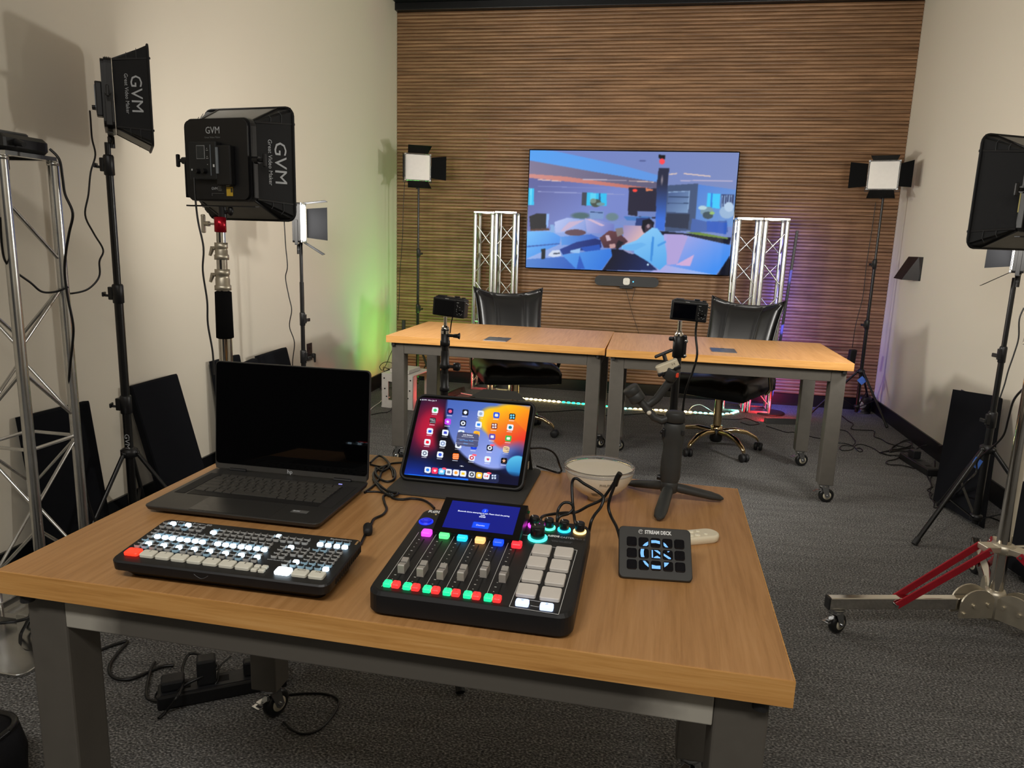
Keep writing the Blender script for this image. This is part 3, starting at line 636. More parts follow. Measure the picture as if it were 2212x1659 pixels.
# ------------------------------------------------------------------ television
tv = thing('television', 'wide wall television showing people on a sofa in a bluish lounge', 'television', (-.208, 6.33, 1.058), 0.3)
FXZ = Matrix(((1,0,0,0),(0,0,1,0),(0,1,0,0),(0,0,0,1)))
MB().loft([rr(0, .49, 1.70, .982, .006, z, 2) for z in (-.022, .005)], FXZ).build('bezel', BLACKGLOSS, tv)
MB().box((0, .02, .49), (1.2, .03, .6)).build('back_housing', BLACKPL, tv)
g = lambda a, b_, p, q: (a, b_, p, q)
TVO = [
 ('p', [(0,0),(2300,0),(2300,600),(0,600)], g((110,128,196),(122,138,190),(0,100),(2100,400))),
 ('p', [(90,100),(360,120),(1010,255),(1340,345),(1340,420),(1000,360),(110,208)], g((84,160,240),(96,150,226),(100,150),(1300,380))),
 ('p', [(100,208),(700,310),(1330,410),(1330,470),(100,345)], g((128,120,150),(96,92,120),(100,250),(1300,440))),
 ('p', [(90,335),(450,360),(1290,470),(1290,500),(700,440),(90,385)], g((206,140,134),(190,110,100),(100,360),(1290,480))),
 ('p', [(90,372),(700,430),(1060,470),(1050,760),(90,900)], g((92,98,158),(118,134,202),(300,400),(600,760))),
 ('p', [(190,385),(410,402),(410,410),(190,395)], (226,196,190)), ('p', [(620,382),(1040,392),(1040,398),(620,390)], (200,190,206)), ('p', [(1060,395),(1300,405),(1300,414),(1060,402)], (220,190,180)),
 ('p', [(190,500),(1020,525),(1020,531),(190,508)], (150,158,206)), ('p', [(190,450),(900,470),(900,474),(190,456)], (130,140,196)),
 ('p', [(95,470),(155,474),(152,634),(92,630)], (40,190,240)), ('p', [(120,475),(130,475),(127,630),(117,630)], (120,225,250)),
 ('p', [(612,508),(660,512),(655,636),(606,632)], (60,66,80)), ('p', [(660,512),(850,518),(846,638),(654,634)], (48,190,240)), ('p', [(690,515),(745,516),(742,600),(688,600)], (90,210,245)), ('p', [(775,517),(790,518),(788,630),(773,630)], (30,90,150)),
 ('e', 745, 610, 52, 38, (70,80,70)), ('e', 720, 590, 30, 22, (120,140,130)), ('e', 790, 620, 40, 16, (110,150,160)),
 ('p', [(1060,458),(1350,470),(1340,760),(1050,720)], (38,36,56)), ('e', 1117, 489, 24, 15, (250,70,60)), ('p', [(1220,468),(1290,478),(1286,490),(1220,496)], (220,130,90)),
 ('p', [(1430,440),(1720,420),(1730,860),(1400,880)], (66,84,120)), ('p', [(1436,500),(1640,490),(1620,700),(1415,690)], g((70,92,140),(120,150,190),(1430,500),(1620,690))),
 ('p', [(1436,500),(1640,490),(1638,497),(1436,508)], (150,180,220)), ('p', [(1632,490),(1640,490),(1622,700),(1614,700)], (140,170,210)), ('p', [(1430,545),(1630,545),(1630,553),(1430,553)], (40,60,96)), ('p', [(1425,605),(1628,605),(1628,612),(1425,612)], (40,60,96)),
 ('p', [(1420,705),(1640,710),(1620,850),(1400,830)], (44,52,74)), ('p', [(1720,430),(2095,480),(2060,830),(1690,800)], g((80,130,214),(110,150,210),(1720,440),(2060,760))),
 ('p', [(1810,510),(1930,518),(1920,660),(1800,640)], (60,200,250)), ('p', [(1840,512),(1856,513),(1850,650),(1834,648)], (40,120,220)), ('p', [(1940,520),(2060,526),(2050,660),(1935,650)], (44,58,104)),
 ] + [('p', [(1945+22*i,530),(1953+22*i,530),(1946+22*i,650),(1938+22*i,650)], (150,180,220)) for i in range(5)] + [
 ('e', 1800, 680, 62, 40, (120,150,170), -10), ('e', 1810, 720, 50, 34, (60,78,90)), ('e', 1760, 650, 40, 20, (180,210,220)), ('e', 1990, 690, 70, 60, (150,180,214)), ('e', 2010, 640, 44, 46, (180,204,230)), ('e', 1850, 700, 24, 14, (150,190,110)),
 ('p', [(1660,750),(1800,780),(1990,770),(2000,880),(1640,880)], (70,100,170)), ('p', [(1800,775),(1995,790),(1985,900),(1800,870)], (48,92,190)),
 ('p', [(1345,275),(1445,275),(1430,420),(1400,870),(1310,860),(1325,430)], g((38,42,66),(58,110,214),(1390,420),(1360,760))), ('e', 1375, 390, 14, 60, (150,140,150), 4, .8),
 ('p', [(1345,150),(1405,155),(1405,192),(1345,185)], (14,14,18)), ('e', 1376, 213, 26, 28, (252,74,84)), ('p', [(1440,330),(1520,322),(1520,332),(1440,342)], (226,200,186)), ('p', [(1580,322),(1840,348),(1836,358),(1580,332)], (236,206,190)), ('p', [(1550,392),(1800,386),(2050,392),(2050,400),(1800,396),(1550,400)], (190,180,206)),
 ('e', 1190, 208, 34, 8, (84,96,150)), ('e', 600, 730, 110, 38, (76,104,110), 0, .4), ('e', 900, 740, 70, 44, (104,130,140), 0, .3),
 ('p', [(680,680),(820,690),(815,760),(690,760)], (120,150,200)), ('p', [(690,690),(810,698),(810,706),(690,698)], (40,60,110)), ('p', [(1010,735),(1290,735),(1240,775),(1040,770)], (70,120,190)), ('p', [(1140,685),(1320,690),(1310,740),(1140,730)], (110,130,190)), ('p', [(1130,750),(1260,745),(1250,820),(1120,820)], (40,60,120)),
 ('p', [(1350,870),(2030,930),(2010,1010),(1600,940),(1350,900)], (22,26,44)), ('p', [(1600,880),(1720,880),(2000,930),(2000,945),(1700,905)], (110,140,60)),
 # sofa
 ('p', [(85,880),(340,870),(360,790),(480,750),(700,770),(920,810),(1200,850),(1200,1100),(80,1150)], g((150,176,232),(116,140,206),(400,760),(700,1000))),
 ('p', [(350,790),(470,750),(640,775),(640,890),(360,890)], g((176,190,236),(140,160,220),(400,760),(600,890))), ('p', [(640,760),(760,770),(920,810),(920,880),(800,900),(660,890)], g((164,170,222),(110,120,190),(660,770),(900,890))),
 ('p', [(490,790),(640,770),(440,880),(400,880)], (196,176,206)), ('p', [(640,755),(700,762),(830,820),(800,830)], (206,180,206)),
 ('p', [(80,880),(320,880),(410,930),(400,1000),(80,1140)], g((110,186,246),(70,140,230),(100,890),(300,1100))), ('p', [(410,930),(700,905),(780,940),(600,1000),(420,1010)], g((86,150,226),(56,96,190),(420,930),(760,980))),
 ('p', [(80,1020),(400,990),(400,1000),(80,1032)], (50,90,170)),
 ('p', [(110,740),(180,712),(270,712),(282,740),(270,850),(120,860)], (12,14,24)), ('p', [(272,712),(300,712),(290,830),(270,850)], (140,180,240)), ('p', [(120,858),(300,850),(300,870),(120,876)], (80,52,44)),
 ('p', [(310,815),(345,815),(350,890),(310,890)], (130,170,220)),
 ('p', [(1010,820),(1180,820),(1210,880),(1200,1000),(1000,1000)], g((150,140,190),(226,184,180),(1010,830),(1180,960))),
 ('e', 550, 890, 100, 30, (96,70,82)), ('p', [(1390,900),(1560,900),(2030,1000),(2010,1120),(1880,1285),(1390,1190)], g((172,166,226),(60,140,240),(1500,900),(1800,1290))),
 ('p', [(1420,905),(1560,900),(1620,920),(1520,1180),(1420,1190)], (176,160,216)), ('p', [(1500,1190),(1680,1090),(1640,1200)], (206,170,214)), ('p', [(1400,1190),(1900,1285),(1200,1290)], g((170,170,226),(150,180,240),(1400,1200),(1700,1290))),
 ('p', [(2015,1100),(2030,1290),(1890,1290)], (8,12,30)),
 ('p', [(78,1145),(560,1110),(700,1240),(78,1230)], g((80,130,206),(50,96,190),(100,1140),(500,1240))), ('p', [(420,1100),(880,1040),(910,1090),(800,1240),(560,1235)], g((80,150,230),(50,120,220),(500,1060),(800,1230))),
 ('p', [(590,1100),(640,1230),(560,1235)], (40,90,190)), ('p', [(225,1045),(262,1045),(262,1140),(225,1140)], (10,22,30)),
 ('p', [(400,1050),(560,980),(740,945),(790,960),(800,1030),(600,1060),(430,1100)], g((24,56,140),(20,40,110),(420,1060),(780,980))), ('p', [(600,1030),(780,1000),(790,1050),(640,1070)], (30,80,180)),
 ('p', [(300,1090),(330,1060),(400,1055),(415,1110),(340,1125),(290,1110)], (206,216,236)), ('p', [(500,1060),(600,1035),(590,1085),(500,1078)], (150,190,236)), ('p', [(340,1085),(400,1080),(400,1092),(340,1098)], (60,70,90)),
 ('p', [(780,940),(870,870),(960,880),(1010,930),(1050,970),(960,1040),(820,1030)], g((104,62,66),(70,44,56),(850,880),(900,1030))), ('p', [(835,915),(870,910),(890,960),(850,970)], (200,176,190)), ('p', [(930,850),(1000,840),(1010,900),(950,930)], (130,120,120)), ('p', [(870,1000),(930,990),(930,1030),(880,1040)], (190,150,150)),
 ('p', [(1190,770),(1260,755),(1300,790),(1290,840),(1240,860),(1200,890),(1180,840)], (16,18,32)), ('p', [(1215,820),(1270,800),(1290,850),(1240,890),(1205,890)], (58,44,58)), ('e', 1243, 825, 15, 20, (150,130,140)),
 ('p', [(1200,900),(1280,840),(1330,845),(1390,920),(1418,1090),(1416,1180),(1350,1240),(1270,1180),(1110,1090),(1110,1060),(990,1050),(990,1010),(1130,960)], g((130,196,244),(86,166,234),(1200,880),(1350,1230))),
 ('p', [(1000,1010),(1180,980),(1230,1000),(1120,1055),(1000,1050)], (104,176,236)), ('p', [(1280,920),(1300,930),(1280,1160),(1260,1150)], (60,140,220)), ('p', [(1330,1000),(1410,960),(1412,980),(1335,1020)], (70,150,226)),
 ('p', [(890,1040),(1000,1050),(1120,1090),(1240,1160),(1330,1240),(805,1245),(900,1110)], g((12,14,34),(26,40,90),(900,1060),(1200,1240))), ('p', [(985,1040),(1080,1065),(1110,1090),(1060,1085)], (150,150,190)),
 ('p', [(940,1060),(1010,980),(960,960),(940,1000)], (24,24,36)), ('e', 1240, 1188, 9, 10, (200,230,250)),
]
picture('screen', 1.686, .966, 420, 240, [(115,112),(2110,128),(2003,1282),(78,1220)], TVO, (120,140,200), screen_mat('television_picture', 1.0, .35, .12), tv, T(0, -.0235, .489) @ RX(90), 2)
# ------------------------------------------------------------------ video bar
vb = thing('video_bar', 'dark grey rounded video conference bar under the television', 'camera', (-.19, 6.345, .978), 1)
MB().loft([rr(0, 0, .535, .083, .041, z, 6) for z in (-.02, .022)], FXZ @ Matrix.Scale(-1, 4, (0, 0, 1))).build('housing', mat('charcoal_mesh_fabric', (54,55,57), .8, bump=(900, .4)), vb)
MB().loft([rr(0, 0, .056, .058, .018, z, 6) for z in (.022, .028)], FXZ @ Matrix.Scale(-1, 4, (0, 0, 1))).build('lens_cover', mat('cream_lens_cover', (206,204,196), .4, noise=(40, .03)), vb)
text('v', .022, T(0, -.0285, 0) @ RX(90), mat('lens_mark', (170,170,166), .5, noise=(50, .03)), vb, 'lens_mark')
MB().ball((.056, -.023, -.001), .006, 10).build('status_light', glow('status_blue', (90,200,255), 1.5), vb)
MB().box((0, .0, -.052), (.11, .03, .02), .003).box((0, .02, 0), (.3, .02, .04)).build('mount', BLACKPL, vb)
# ------------------------------------------------------------------ chairs
def chair(label, x, y, rz, a0):
    t = thing('office_chair', label, 'chair', (x, y, 0), rz, 'black leather office chairs')   # faces local -Y
    def cush(nx_, ny_, fn, th, name, m):
        top = []; bot = []
        vs = []; fs = []
        for j in range(ny_+1):
            for i in range(nx_+1): vs.append(fn(i/nx_*2-1, j/ny_*2-1, 1))
        o = len(vs)
        for j in range(ny_+1):
            for i in range(nx_+1): vs.append(fn(i/nx_*2-1, j/ny_*2-1, -1))
        q = lambda i, j: j*(nx_+1)+i
        for j in range(ny_):
            for i in range(nx_):
                fs.append((q(i, j), q(i+1, j), q(i+1, j+1), q(i, j+1))); fs.append((o+q(i, j+1), o+q(i+1, j+1), o+q(i+1, j), o+q(i, j)))
        for i in range(nx_): fs.append((q(i+1, 0), q(i, 0), o+q(i, 0), o+q(i+1, 0))); fs.append((q(i, ny_), q(i+1, ny_), o+q(i+1, ny_), o+q(i, ny_)))
        for j in range(ny_): fs.append((q(0, j), q(0, j+1), o+q(0, j+1), o+q(0, j))); fs.append((q(nx_, j+1), q(nx_, j), o+q(nx_, j), o+q(nx_, j+1)))
        b = MB(); b.add(vs, fs, True); return b.build(name, m, t)
    def seat(u, v, s):
        e = 1-max(abs(u)**5, abs(v)**5); w = .265*(1-.06*max(0, -v)**3)
        bul = .05*max(0, e)**.5
        z = .445+(.02+bul if s > 0 else -.045-.02*max(0, e)**.5)
        z += .012*math.cos(u*PI*3)*(.4 if s > 0 else 0)*max(0, e)
        if s > 0 and abs(abs(u)-.42) < .04: z -= .008
        z -= .03*max(0, -v-.6) ; return (u*w, v*.255+.0, z)
    cush(24, 16, seat, .1, 'seat', LEATHER)
    def back(u, v, s):      # v: -1 bottom, 1 top
        topz = .912+.05*abs(u)**2.6
        zb = .52; f = (v+1)/2; z = zb+(topz-zb)*f
        w = .215+.03*f**3+.02*max(0, .3-f)
        e = max(0, 1-max(abs(u)**6, abs(v)**8))**.5
        y = .235+.10*f+ .035*f*f
        y -= .03*abs(u)**2.2*(1-.2*f)
        y += (-.07*e if s > 0 else .03*e)
        if s > 0 and abs(abs(u)-.46) < .05: y += .010
        return (u*w, y, z)
    cush(26, 18, back, .1, 'backrest', LEATHER)
    pip = MB(); pp = [back(-1+2*i/16, 1, 1) for i in range(17)]
    pp = [back(-1, -.9+1.9*i/10, 1) for i in range(10)]+pp+[back(1, 1-1.9*i/10, 1) for i in range(1, 11)]
    pip.tube([(p[0], p[1]+.004, p[2]) for p in pp], .007, 7); pip.build('piping', LEATHER, t)
    for s in (-1, 1):
        sm = MB(); sm.tube([(back(s*.46, -.9+1.85*i/10, 1)[0], back(s*.46, -.9+1.85*i/10, 1)[1]-.004, back(s*.46, -.9+1.85*i/10, 1)[2]) for i in range(11)], .0022, 5); sm.build('seam', mat('dark_stitching', (8,8,9), .6, noise=(60, .1)), t)
        ar = MB(); arm = [(s*.275, .06, .40), (s*.3, .05, .44), (s*.315, -.06, .60), (s*.315, -.04, .655), (s*.31, .16, .665), (s*.285, .25, .60)]
        for i in range(len(arm)-1): ar.bar(arm[i], arm[i+1], .038, .012, upv=(s, 0, .01), b=.003)
        ao = ar.build('armrest', mat('black_armrest', (16,16,17), .4, noise=(40, .1)), t)
        gd = MB(); 
        for dy in (-.019, .019): gd.tube([(p[0]+s*.004, p[1]+dy, p[2]) for p in arm], .004, 6)
        gd.build('arm_edge', BRASS_REFL, ao, 'gold edge trim')
        MB().box((s*.313, .05, .675), (.05, .22, .022), .008).build('arm_pad', LEATHER, ao)
    MB().box((0, .02, .385), (.18, .22, .03), .004).build('tilt_mechanism', BLACKPL, t)
    MB().cyl((-.05, -.02, .375), (-.2, -.05, .36), .006, n=8).box((-.225, -.055, .357), (.07, .022, .012), .004).build('tilt_lever', BLACKPL, t)
    MB().bar((0, .1, .385), (0, .30, .40), .07, .012).bar((0, .30, .40), (0, .34, .6), .07, .012).build('back_bracket', BLACKPL, t)
    MB().cyl((0, 0, .14), (0, 0, .375), .025, n=18).lathe([(.03, .1), (.036, .105), (.036, .16), (.027, .165)], 18).build('gas_column', BRASS_REFL, t)
    MB().lathe([(.0, .055), (.034, .058), (.04, .075), (.04, .14), (.032, .145)], 18).build('base_hub', BLACKPL, t)
    for k in range(5):
        a = a0-rz+72*k; M = RZ(a); b = MB()
        P = [(.03, .125), (.12, .135), (.2, .12), (.265, .085), (.28, .066)]
        rings = []
        for i, (r_, z) in enumerate(P):
            wv = .02-.002*i; hv = .016-.0015*i
            rings.append([(r_, wv, z-hv), (r_, wv*.8, z+hv*.6), (r_, 0, z+hv), (r_, -wv*.8, z+hv*.6), (r_, -wv, z-hv)])
        b.loft(rings, M, True); l = b.build('base_leg', BRASS_REFL, t)
        c = MB()
        Cm = M @ T(.285, 0, 0) @ RZ(60*k)
        for s in (-1, 1): c.lathe([(0, s*.006), (.024, s*.006), (.026, s*.01), (.026, s*.022), (.02, s*.026), (0, s*.026)], 14, Cm @ T(0, 0, .0262) @ RX(90))
        c.box((0, 0, .04), (.03, .012, .03), .003, Cm); c.build('caster', RUBBER, l)
    return t
chair('black leather office chair behind the left rear table, turned towards the middle', -.84, 4.78, 22, -6.5)
chair('black leather office chair behind the right rear table, turned towards the middle', .49, 4.76, -27, -58)
# ------------------------------------------------------------------ cameras on tripods
tl = black_stand('slim black tripod behind the tablet, carrying the left camera', -.634, 2.27, [(.0125, .05, .80), (.0115, .78, .99)], [], .30, .45, (-67, 53, 173), 'slim camera tripods', low=.1, legr=.011)
b = MB()
for z0 in (.80, .875, .95): b.lathe([(.0125, z0), (.016, z0+.002), (.016, z0+.016), (.014, z0+.018), (.0135, z0+.05), (.0125, z0+.06)], 14)
b.build('clamp_tower', BLACKPL, tl)
for z, l in ((.885, .045), (.985, .038)):
    MB().cyl((.012, -.004, z), (.012+l*.5, -.006, z), .005, n=8).lathe([(.0, 0), (.013 if l > .04 else .006, .0), (.015 if l > .04 else .007, .014), (.011, .02), (0, .021)], 10, T(.012+l*.45, -.006, z) @ RY(90)).build('clamp_knob', BLACKPL, tl)
MB().cyl((0, 0, .99), (0, 0, 1.0), .014, n=14).cyl((0, 0, 1.0), (0, 0, 1.045), .0055, n=12).lathe([(.013, 1.0), (.013, 1.008), (.006, 1.016)], 12).build('chrome_spigot', CHROME, tl)
tr = black_stand('slim black tripod behind the desk, carrying the right camera', .1, 2.28, [(.0145, .05, .56), (.0125, .5, 1.0)], [], .3, .33, (-100, 20, 140), 'slim camera tripods', low=.1)
b = MB(); b.lathe([(.0125, .955), (.0165, .957), (.0165, 1.02), (.014, 1.022)], 16).box((.0185, 0, .99), (.012, .02, .07), .004).box((-.022, 0, 1.012), (.016, .018, .012), .004)
b.build('lock_collar', BLACKPL, tr); MB().lathe([(.0145, .55), (.019, .552), (.019, .60), (.0145, .602)], 14).build('lock_collar', BLACKPL, tr)
MB().ball((.021, -.008, 1.008), .007, 8).ball((.021, -.008, .963), .006, 8).build('lock_rivet', ZINC, tr)
MB().cyl((0, 0, 1.02), (0, 0, 1.068), .0065, n=12).lathe([(.013, 1.018), (.013, 1.028), (.007, 1.038)], 12).build('chrome_spigot', CHROME, tr)
DISP = mat('camera_display_glass', (24,24,25), .15, noise=(30, .05)); DISP2 = mat('camera_display_dark', (4,4,12), .1, noise=(30, .05))
def camera(label, loc, rz, disp, rx=0, ry=0):
    t = thing('compact_camera', label, 'camera', loc, rz, 'compact cameras on tripods', rx)
    t.rotation_euler = (R(rx), R(ry), R(rz))
    MB().box((0, .018, .031), (.108, .038, .058), .004).box((0, .018, .0605), (.096, .026, .006), .002).build('body', BLACKPL, t)
    MB().lathe([(.027, 0), (.027, .01), (.024, .012), (.024, .03), (.02, .031), (0, .028)], 18, T(-.008, .037, .031) @ RX(-90)).build('lens', BLACKPL, t)
    d = MB().box((-.0125, -.002, .032), (.073, .004, .05), .0015).build('display_hinge', BLACKPL, t)
    MB().box((-.0125, -.0045, .031), (.066, .001, .043)).build('display', disp, d)
    MB().lathe([(.0075, 0), (.0075, .002), (.004, .002), (.004, .003), (0, .003)], 18, T(.038, -.001, .026) @ RX(90)).build('control_wheel', BLACKPL, t)
    pm = MB()
    for (x, z) in ((.028, .05), (.0305, .05), (.033, .05), (.029, .042), (.031, .038), (.038, .036), (.028, .029), (.028, .023), (.038, .0165), (.0475, .0255), (.046, .0145), (.0425, .0125), (.0315, .0125)): pm.box((x, -.0012, z), (.0018, .0006, .0012))
    for i in range(5): pm.box((-.012+.0025*i, -.0012, .0585), (.0016, .0006, .0018))
    pm.build('print_marks', LETTERW, t)
    DM = mat('dark_metal_dial', (60,60,62), .35, .8, noise=(50, .1)); MB().box((-.03, .018, .064), (.024, .022, .004), .001).build('hot_shoe', DM, t); MB().cyl((.02, .018, .062), (.02, .018, .068), .009, n=14).build('mode_dial', DM, t); MB().cyl((.042, .018, .06), (.042, .018, .066), .006, n=12).build('shutter_button', DM, t)
    MB().tube([(.055, .012, .05), (.06, .01, .047), (.06, .02, .045), (.055, .022, .048)], .0014, 6).build('strap_ring', ZINC, t)
    return t
camera('compact camera with grey display on the left slim tripod', (-.621, 2.25, 1.045), -6, DISP, ry=4)
camera('compact camera with dark display on the right slim tripod', (.121, 2.26, 1.068), -2, DISP2, ry=3)
# ------------------------------------------------------------------ floor lamp, light bars, led strip
fl = thing('floor_lamp', 'thin black corner lamp pole with round base, washing the slats blue', 'lamp', (1.01, 6.0, 0), 0)
MB().lathe([(.0, .0), (.118, .0), (.118, .01), (.1, .014), (.014, .018)], 28).build('base', BLACKPL, fl)
MB().bar((0, 0, .015), (.075, .03, 1.43), .02, .016, upv=(0, 1, 0), b=.003).build('pole', mat('black_lamp_pole', (22,22,24), .4, noise=(30, .1)), fl)
MB().bar((.0035, .0125, .05), (.0775, .0415, 1.41), .010, .004, upv=(0, 1, 0)).build('light_strip', glow('blue_light_strip', (40,50,255), 4.0), fl)
for i, z in enumerate((.35, .85, 1.25)):
    area('lamp_light', fl, T(.02+.05*z, .06, z) @ RZ(-10) @ RX(68), .1, .45, P_BLUE*(.42 if i == 0 else .33 if i == 1 else .2), (.14, .12, 1.0), 165)
MB().tube([(.0, -.012, .36), (-.012, -.03, .33), (-.008, -.03, .29), (-.002, -.02, .25)], .009, 8, 4).build('cord_wrap', BLUETAPE, fl, 'bunched blue tape on the pole')
def light_bar(label, x, y, rz, col, power, aim, w=.3, col2=None):
    t = thing('light_bar', label, 'light', (x, y, 0), rz, 'floor light bars')
    MB().loft([[(sx*w/2, q[0], q[1]) for q in ((-.03, 0), (.03, 0), (.022, .034), (-.018, .042))] for sx in (-1, 1)]).build('housing', BLACKPL, t)
    MB().box((-w/2-.001, 0, .018), (.003, .05, .03)).build('end_cap', mat('grey_end_cap', (90,88,88), .5, noise=(40, .1)), t)
    MB().box((0, .029, .02), (w-.03, .003, .016)).build('diffuser', glow('bar_glow_%d_%d_%d' % col, col, 5.0), t)
    area('lamp_light', t, T(0, .04, .035) @ RX(aim), w, .03, power, tuple(vlin(col)), 115 if aim > 140 else 170)
    return t
light_bar('short black light bar glowing red on the floor by the thin lamp', 1.06, 5.66, 12, (255,40,60), P_RED, 80, .27)
light_bar('black light bar glowing green at the rear left corner, behind the tablet', -1.55, 5.80, 80, (60,255,90), P_GREEN, 150, .4)
light_bar('black light bar glowing red on the floor behind the left rear table', -1.40, 5.52, 66, (255,50,60), P_RED*1.2, 108, .3)
ls = thing('led_strip', 'lit led strip snaking along the carpet under the rear tables', 'light', (0, 5.8, 0), 0)
SP = [(-1.25, .12), (-1.05, .06), (-.967, .048), (-.70, .02), (-.458, .003), (-.122, -.057), (.12, -.03), (.346, -.018), (.5, -.02), (.629, -.006), (.71, .05), (.776, .157)]
MB().tube([(x, y, .006) for x, y in SP], .005, 6, 5).build('strip_tube', glow('milky_strip', (255,236,190), .5), ls)
pts = []
for i in range(len(SP)-1):
    n_ = max(1, int(math.hypot(SP[i+1][0]-SP[i][0], SP[i+1][1]-SP[i][1])/.036))
    for k in range(n_): pts.append((SP[i][0]+(SP[i+1][0]-SP[i][0])*k/n_, SP[i][1]+(SP[i+1][1]-SP[i][1])*k/n_))
ch = MB(); ch.ball((0, 0, 0), .011, 8, (1.5, .8, .7)); cw = ch.mesh('led_chip', glow('led_warm', (255,226,150), 14)); cg = bpy.data.meshes.new('led_chip'); 
cg = ch.mesh('led_chip', glow('led_green', (30,220,150), 6)); ct = ch.mesh('led_chip', glow('led_teal', (120,235,210), 6))
for (x, y) in pts:
    me = cg if -.62 < x < -.20 else (ct if (x > .42 or -.20 <= x < -.08) else cw)
    share(me, 'led_chip', ls, T(x, y, .010))
for (x0, x1, c, p) in ((-1.2, -.62, (1,.85,.5), .5), (-.08, .42, (1,.85,.5), .5), (-.62, -.2, (.1,.9,.45), .15), (.42, .75, (.4,1,.85), .25)):
    area('lamp_light', ls, T((x0+x1)/2, .0, .03) @ RX(180), x1-x0, .02, p, c, 175)
# ------------------------------------------------------------------ white steel crate, wall box, outlets, acoustic panels
WS = mat('white_powder_steel', (214,210,204), .45, noise=(30, .05)); HOLE = mat('black_hole', (10,10,10), .9, noise=(50, .1))
cr = thing('steel_crate', 'white steel bracket crate with bolt holes in the rear left corner', 'crate', (-1.80, 5.36, 0), -8)
for sx in (-1, 1):
    for sy in (-1, 1): MB().box((sx*.13, sy*.13, .135), (.006, .06, .25)).box((sx*.105, sy*.157, .135), (.056, .006, .25)).build('corner_post', WS, cr)
for y_, z_ in ((-.158, .235), (-.158, .035), (.158, .235)): MB().box((0, y_, z_), (.25, .005, .056)).build('rail', WS, cr)
MB().box((0, 0, .265), (.27, .32, .006)).box((0, -.03, .285), (.16, .2, .03), .004).build('top_plate', WS, cr); MB().box((0, 0, .008), (.27, .32, .012)).build('bottom_plate', WS, cr)
h = MB()
for (x, z) in ((-.11, .23), (.11, .23), (-.105, .15), (.105, .15), (-.09, .09), (.09, .09), (0, .235), (-.03, .04)): h.cyl((x, -.1605, z), (x, -.1625, z), .006, n=8)
h.build('bolt_hole', HOLE, cr)
MB().box((0, 0, .13), (.1, .12, .16), .005).build('inner_box', BLACKPL, cr)
sc = thing('wall_sconce', 'black wedge-shaped sconce on the right wall', 'sconce', (XR, 5.76, 1.18), 0)
MB().add([(0, .08, .085), (0, -.08, .085), (0, -.08, -.08), (0, .08, -.08), (-.05, .075, .085), (-.03, -.078, .085), (-.10, .0, -.08), (-.11, .15, -.075)], [(0, 1, 2, 3), (4, 5, 1, 0), (5, 6, 2, 1), (4, 7, 6, 5), (0, 3, 7, 4), (3, 2, 6, 7)]).build('shade', mat('black_walnut_shade', (26,18,17), .4, noise=(14, .35)), sc)
MB().box((-.005, 0, 0), (.01, .16, .165), .002).build('back_plate', BLACKPL, sc)
OUTB = mat('dark_brown_outlet', (38,24,30), .35, noise=(40, .1))
def outlet(label, x, y, z, s):
    t = thing('wall_outlet', label, 'outlet', (x, y, z), 0)
    MB().box((s*.003, 0, 0), (.006, .072, .118), .002).build('cover_plate', OUTB, t)
    for dz in (-.024, .024): MB().box((s*.007, 0, dz), (.004, .034, .03), .004).build('receptacle', OUTB, t)
    k = MB()
    for dz in (-.024, .024):
        for dy in (-.006, .006): k.box((s*.0092, dy, dz), (.001, .002, .009))
    k.build('slots', HOLE, t)
outlet('dark brown wall outlet on the right wall with a thick plug', XR, 4.70, .44, -1)
outlet('dark brown wall outlet on the left wall behind the laptop', XL, 4.61, .5, 1)
def plug(label, loc, s):
    t = thing('power_plug', label, 'plug', loc, 0)
    MB().box((s*.022, 0, 0), (.028, .03, .03), .008).cyl((s*.03, 0, -.01), (s*.032, 0, -.045), .009, .006, 10).build('plug_body', RUBBER, t)
plug('black plug in the right wall outlet', (XR-.0095, 4.70, .416), -1); plug('black plug in the left wall outlet', (XL+.0095, 4.61, .476), 1)
def panel(label, corners, th=.035):      # bl, br, tr, tl of the front face (world); slab extends behind
    P = [Vector(p) for p in corners]; c = (P[0]+P[1])/2
    n = (P[1]-P[0]).cross(P[3]-P[0]).normalized()
    t = MB(); a = [p-c for p in P]; bk = [p-c-n*th for p in P]
    ins = .006
    cen = sum(a, Vector())/4
    fr = [p+(cen-p).normalized()*ins*1.4 for p in a]
    t.loft([[p-n*.006 for p in bk] if False else bk, [p-n*.006 for p in a], fr])
    o = t.build('acoustic_panel', FABRIC); tag(o, label, 'panel', 'black acoustic panels', c)
    return o
panel('black acoustic panel leaning at the left wall behind the front truss', [(-2.115, 2.2, 0), (-2.09, 2.50, 0), (-2.175, 2.52, .605), (-2.2, 2.22, .605)])
panel('black acoustic panel leaning at the left wall between the tall black stand and the laptop', [(-2.04, 2.80, 0), (-2.04, 3.12, 0), (-2.185, 3.10, .615), (-2.185, 2.78, .615)])
panel('black acoustic panel at the left wall half hidden by the laptop screen', [(-2.10, 3.42, 0), (-2.10, 3.66, 0), (-2.19, 3.66, .625), (-2.19, 3.42, .625)])
panel('low black acoustic panel at the left wall, second from the outlet', [(-2.03, 3.5, 0), (-2.03, 3.72, 0), (-2.12, 3.72, .60), (-2.12, 3.5, .585)])
panel('low tilted black acoustic panel at the left wall beside the outlet', [(-2.03, 3.86, 0), (-2.03, 4.16, 0), (-2.15, 4.12, .605), (-2.15, 3.80, .60)])
panel('black acoustic panel leaning at the right wall behind the black tripod stand', [(1.665, 3.70, 0), (1.585, 4.06, 0), (1.755, 4.46, .53), (1.842, 4.12, .565)])
panel('black acoustic panel at the right edge, leaning behind the chrome stand', [(1.62, 2.95, 0), (1.57, 3.22, 0), (1.72, 3.48, .29), (1.80, 3.2, .33)], .05)
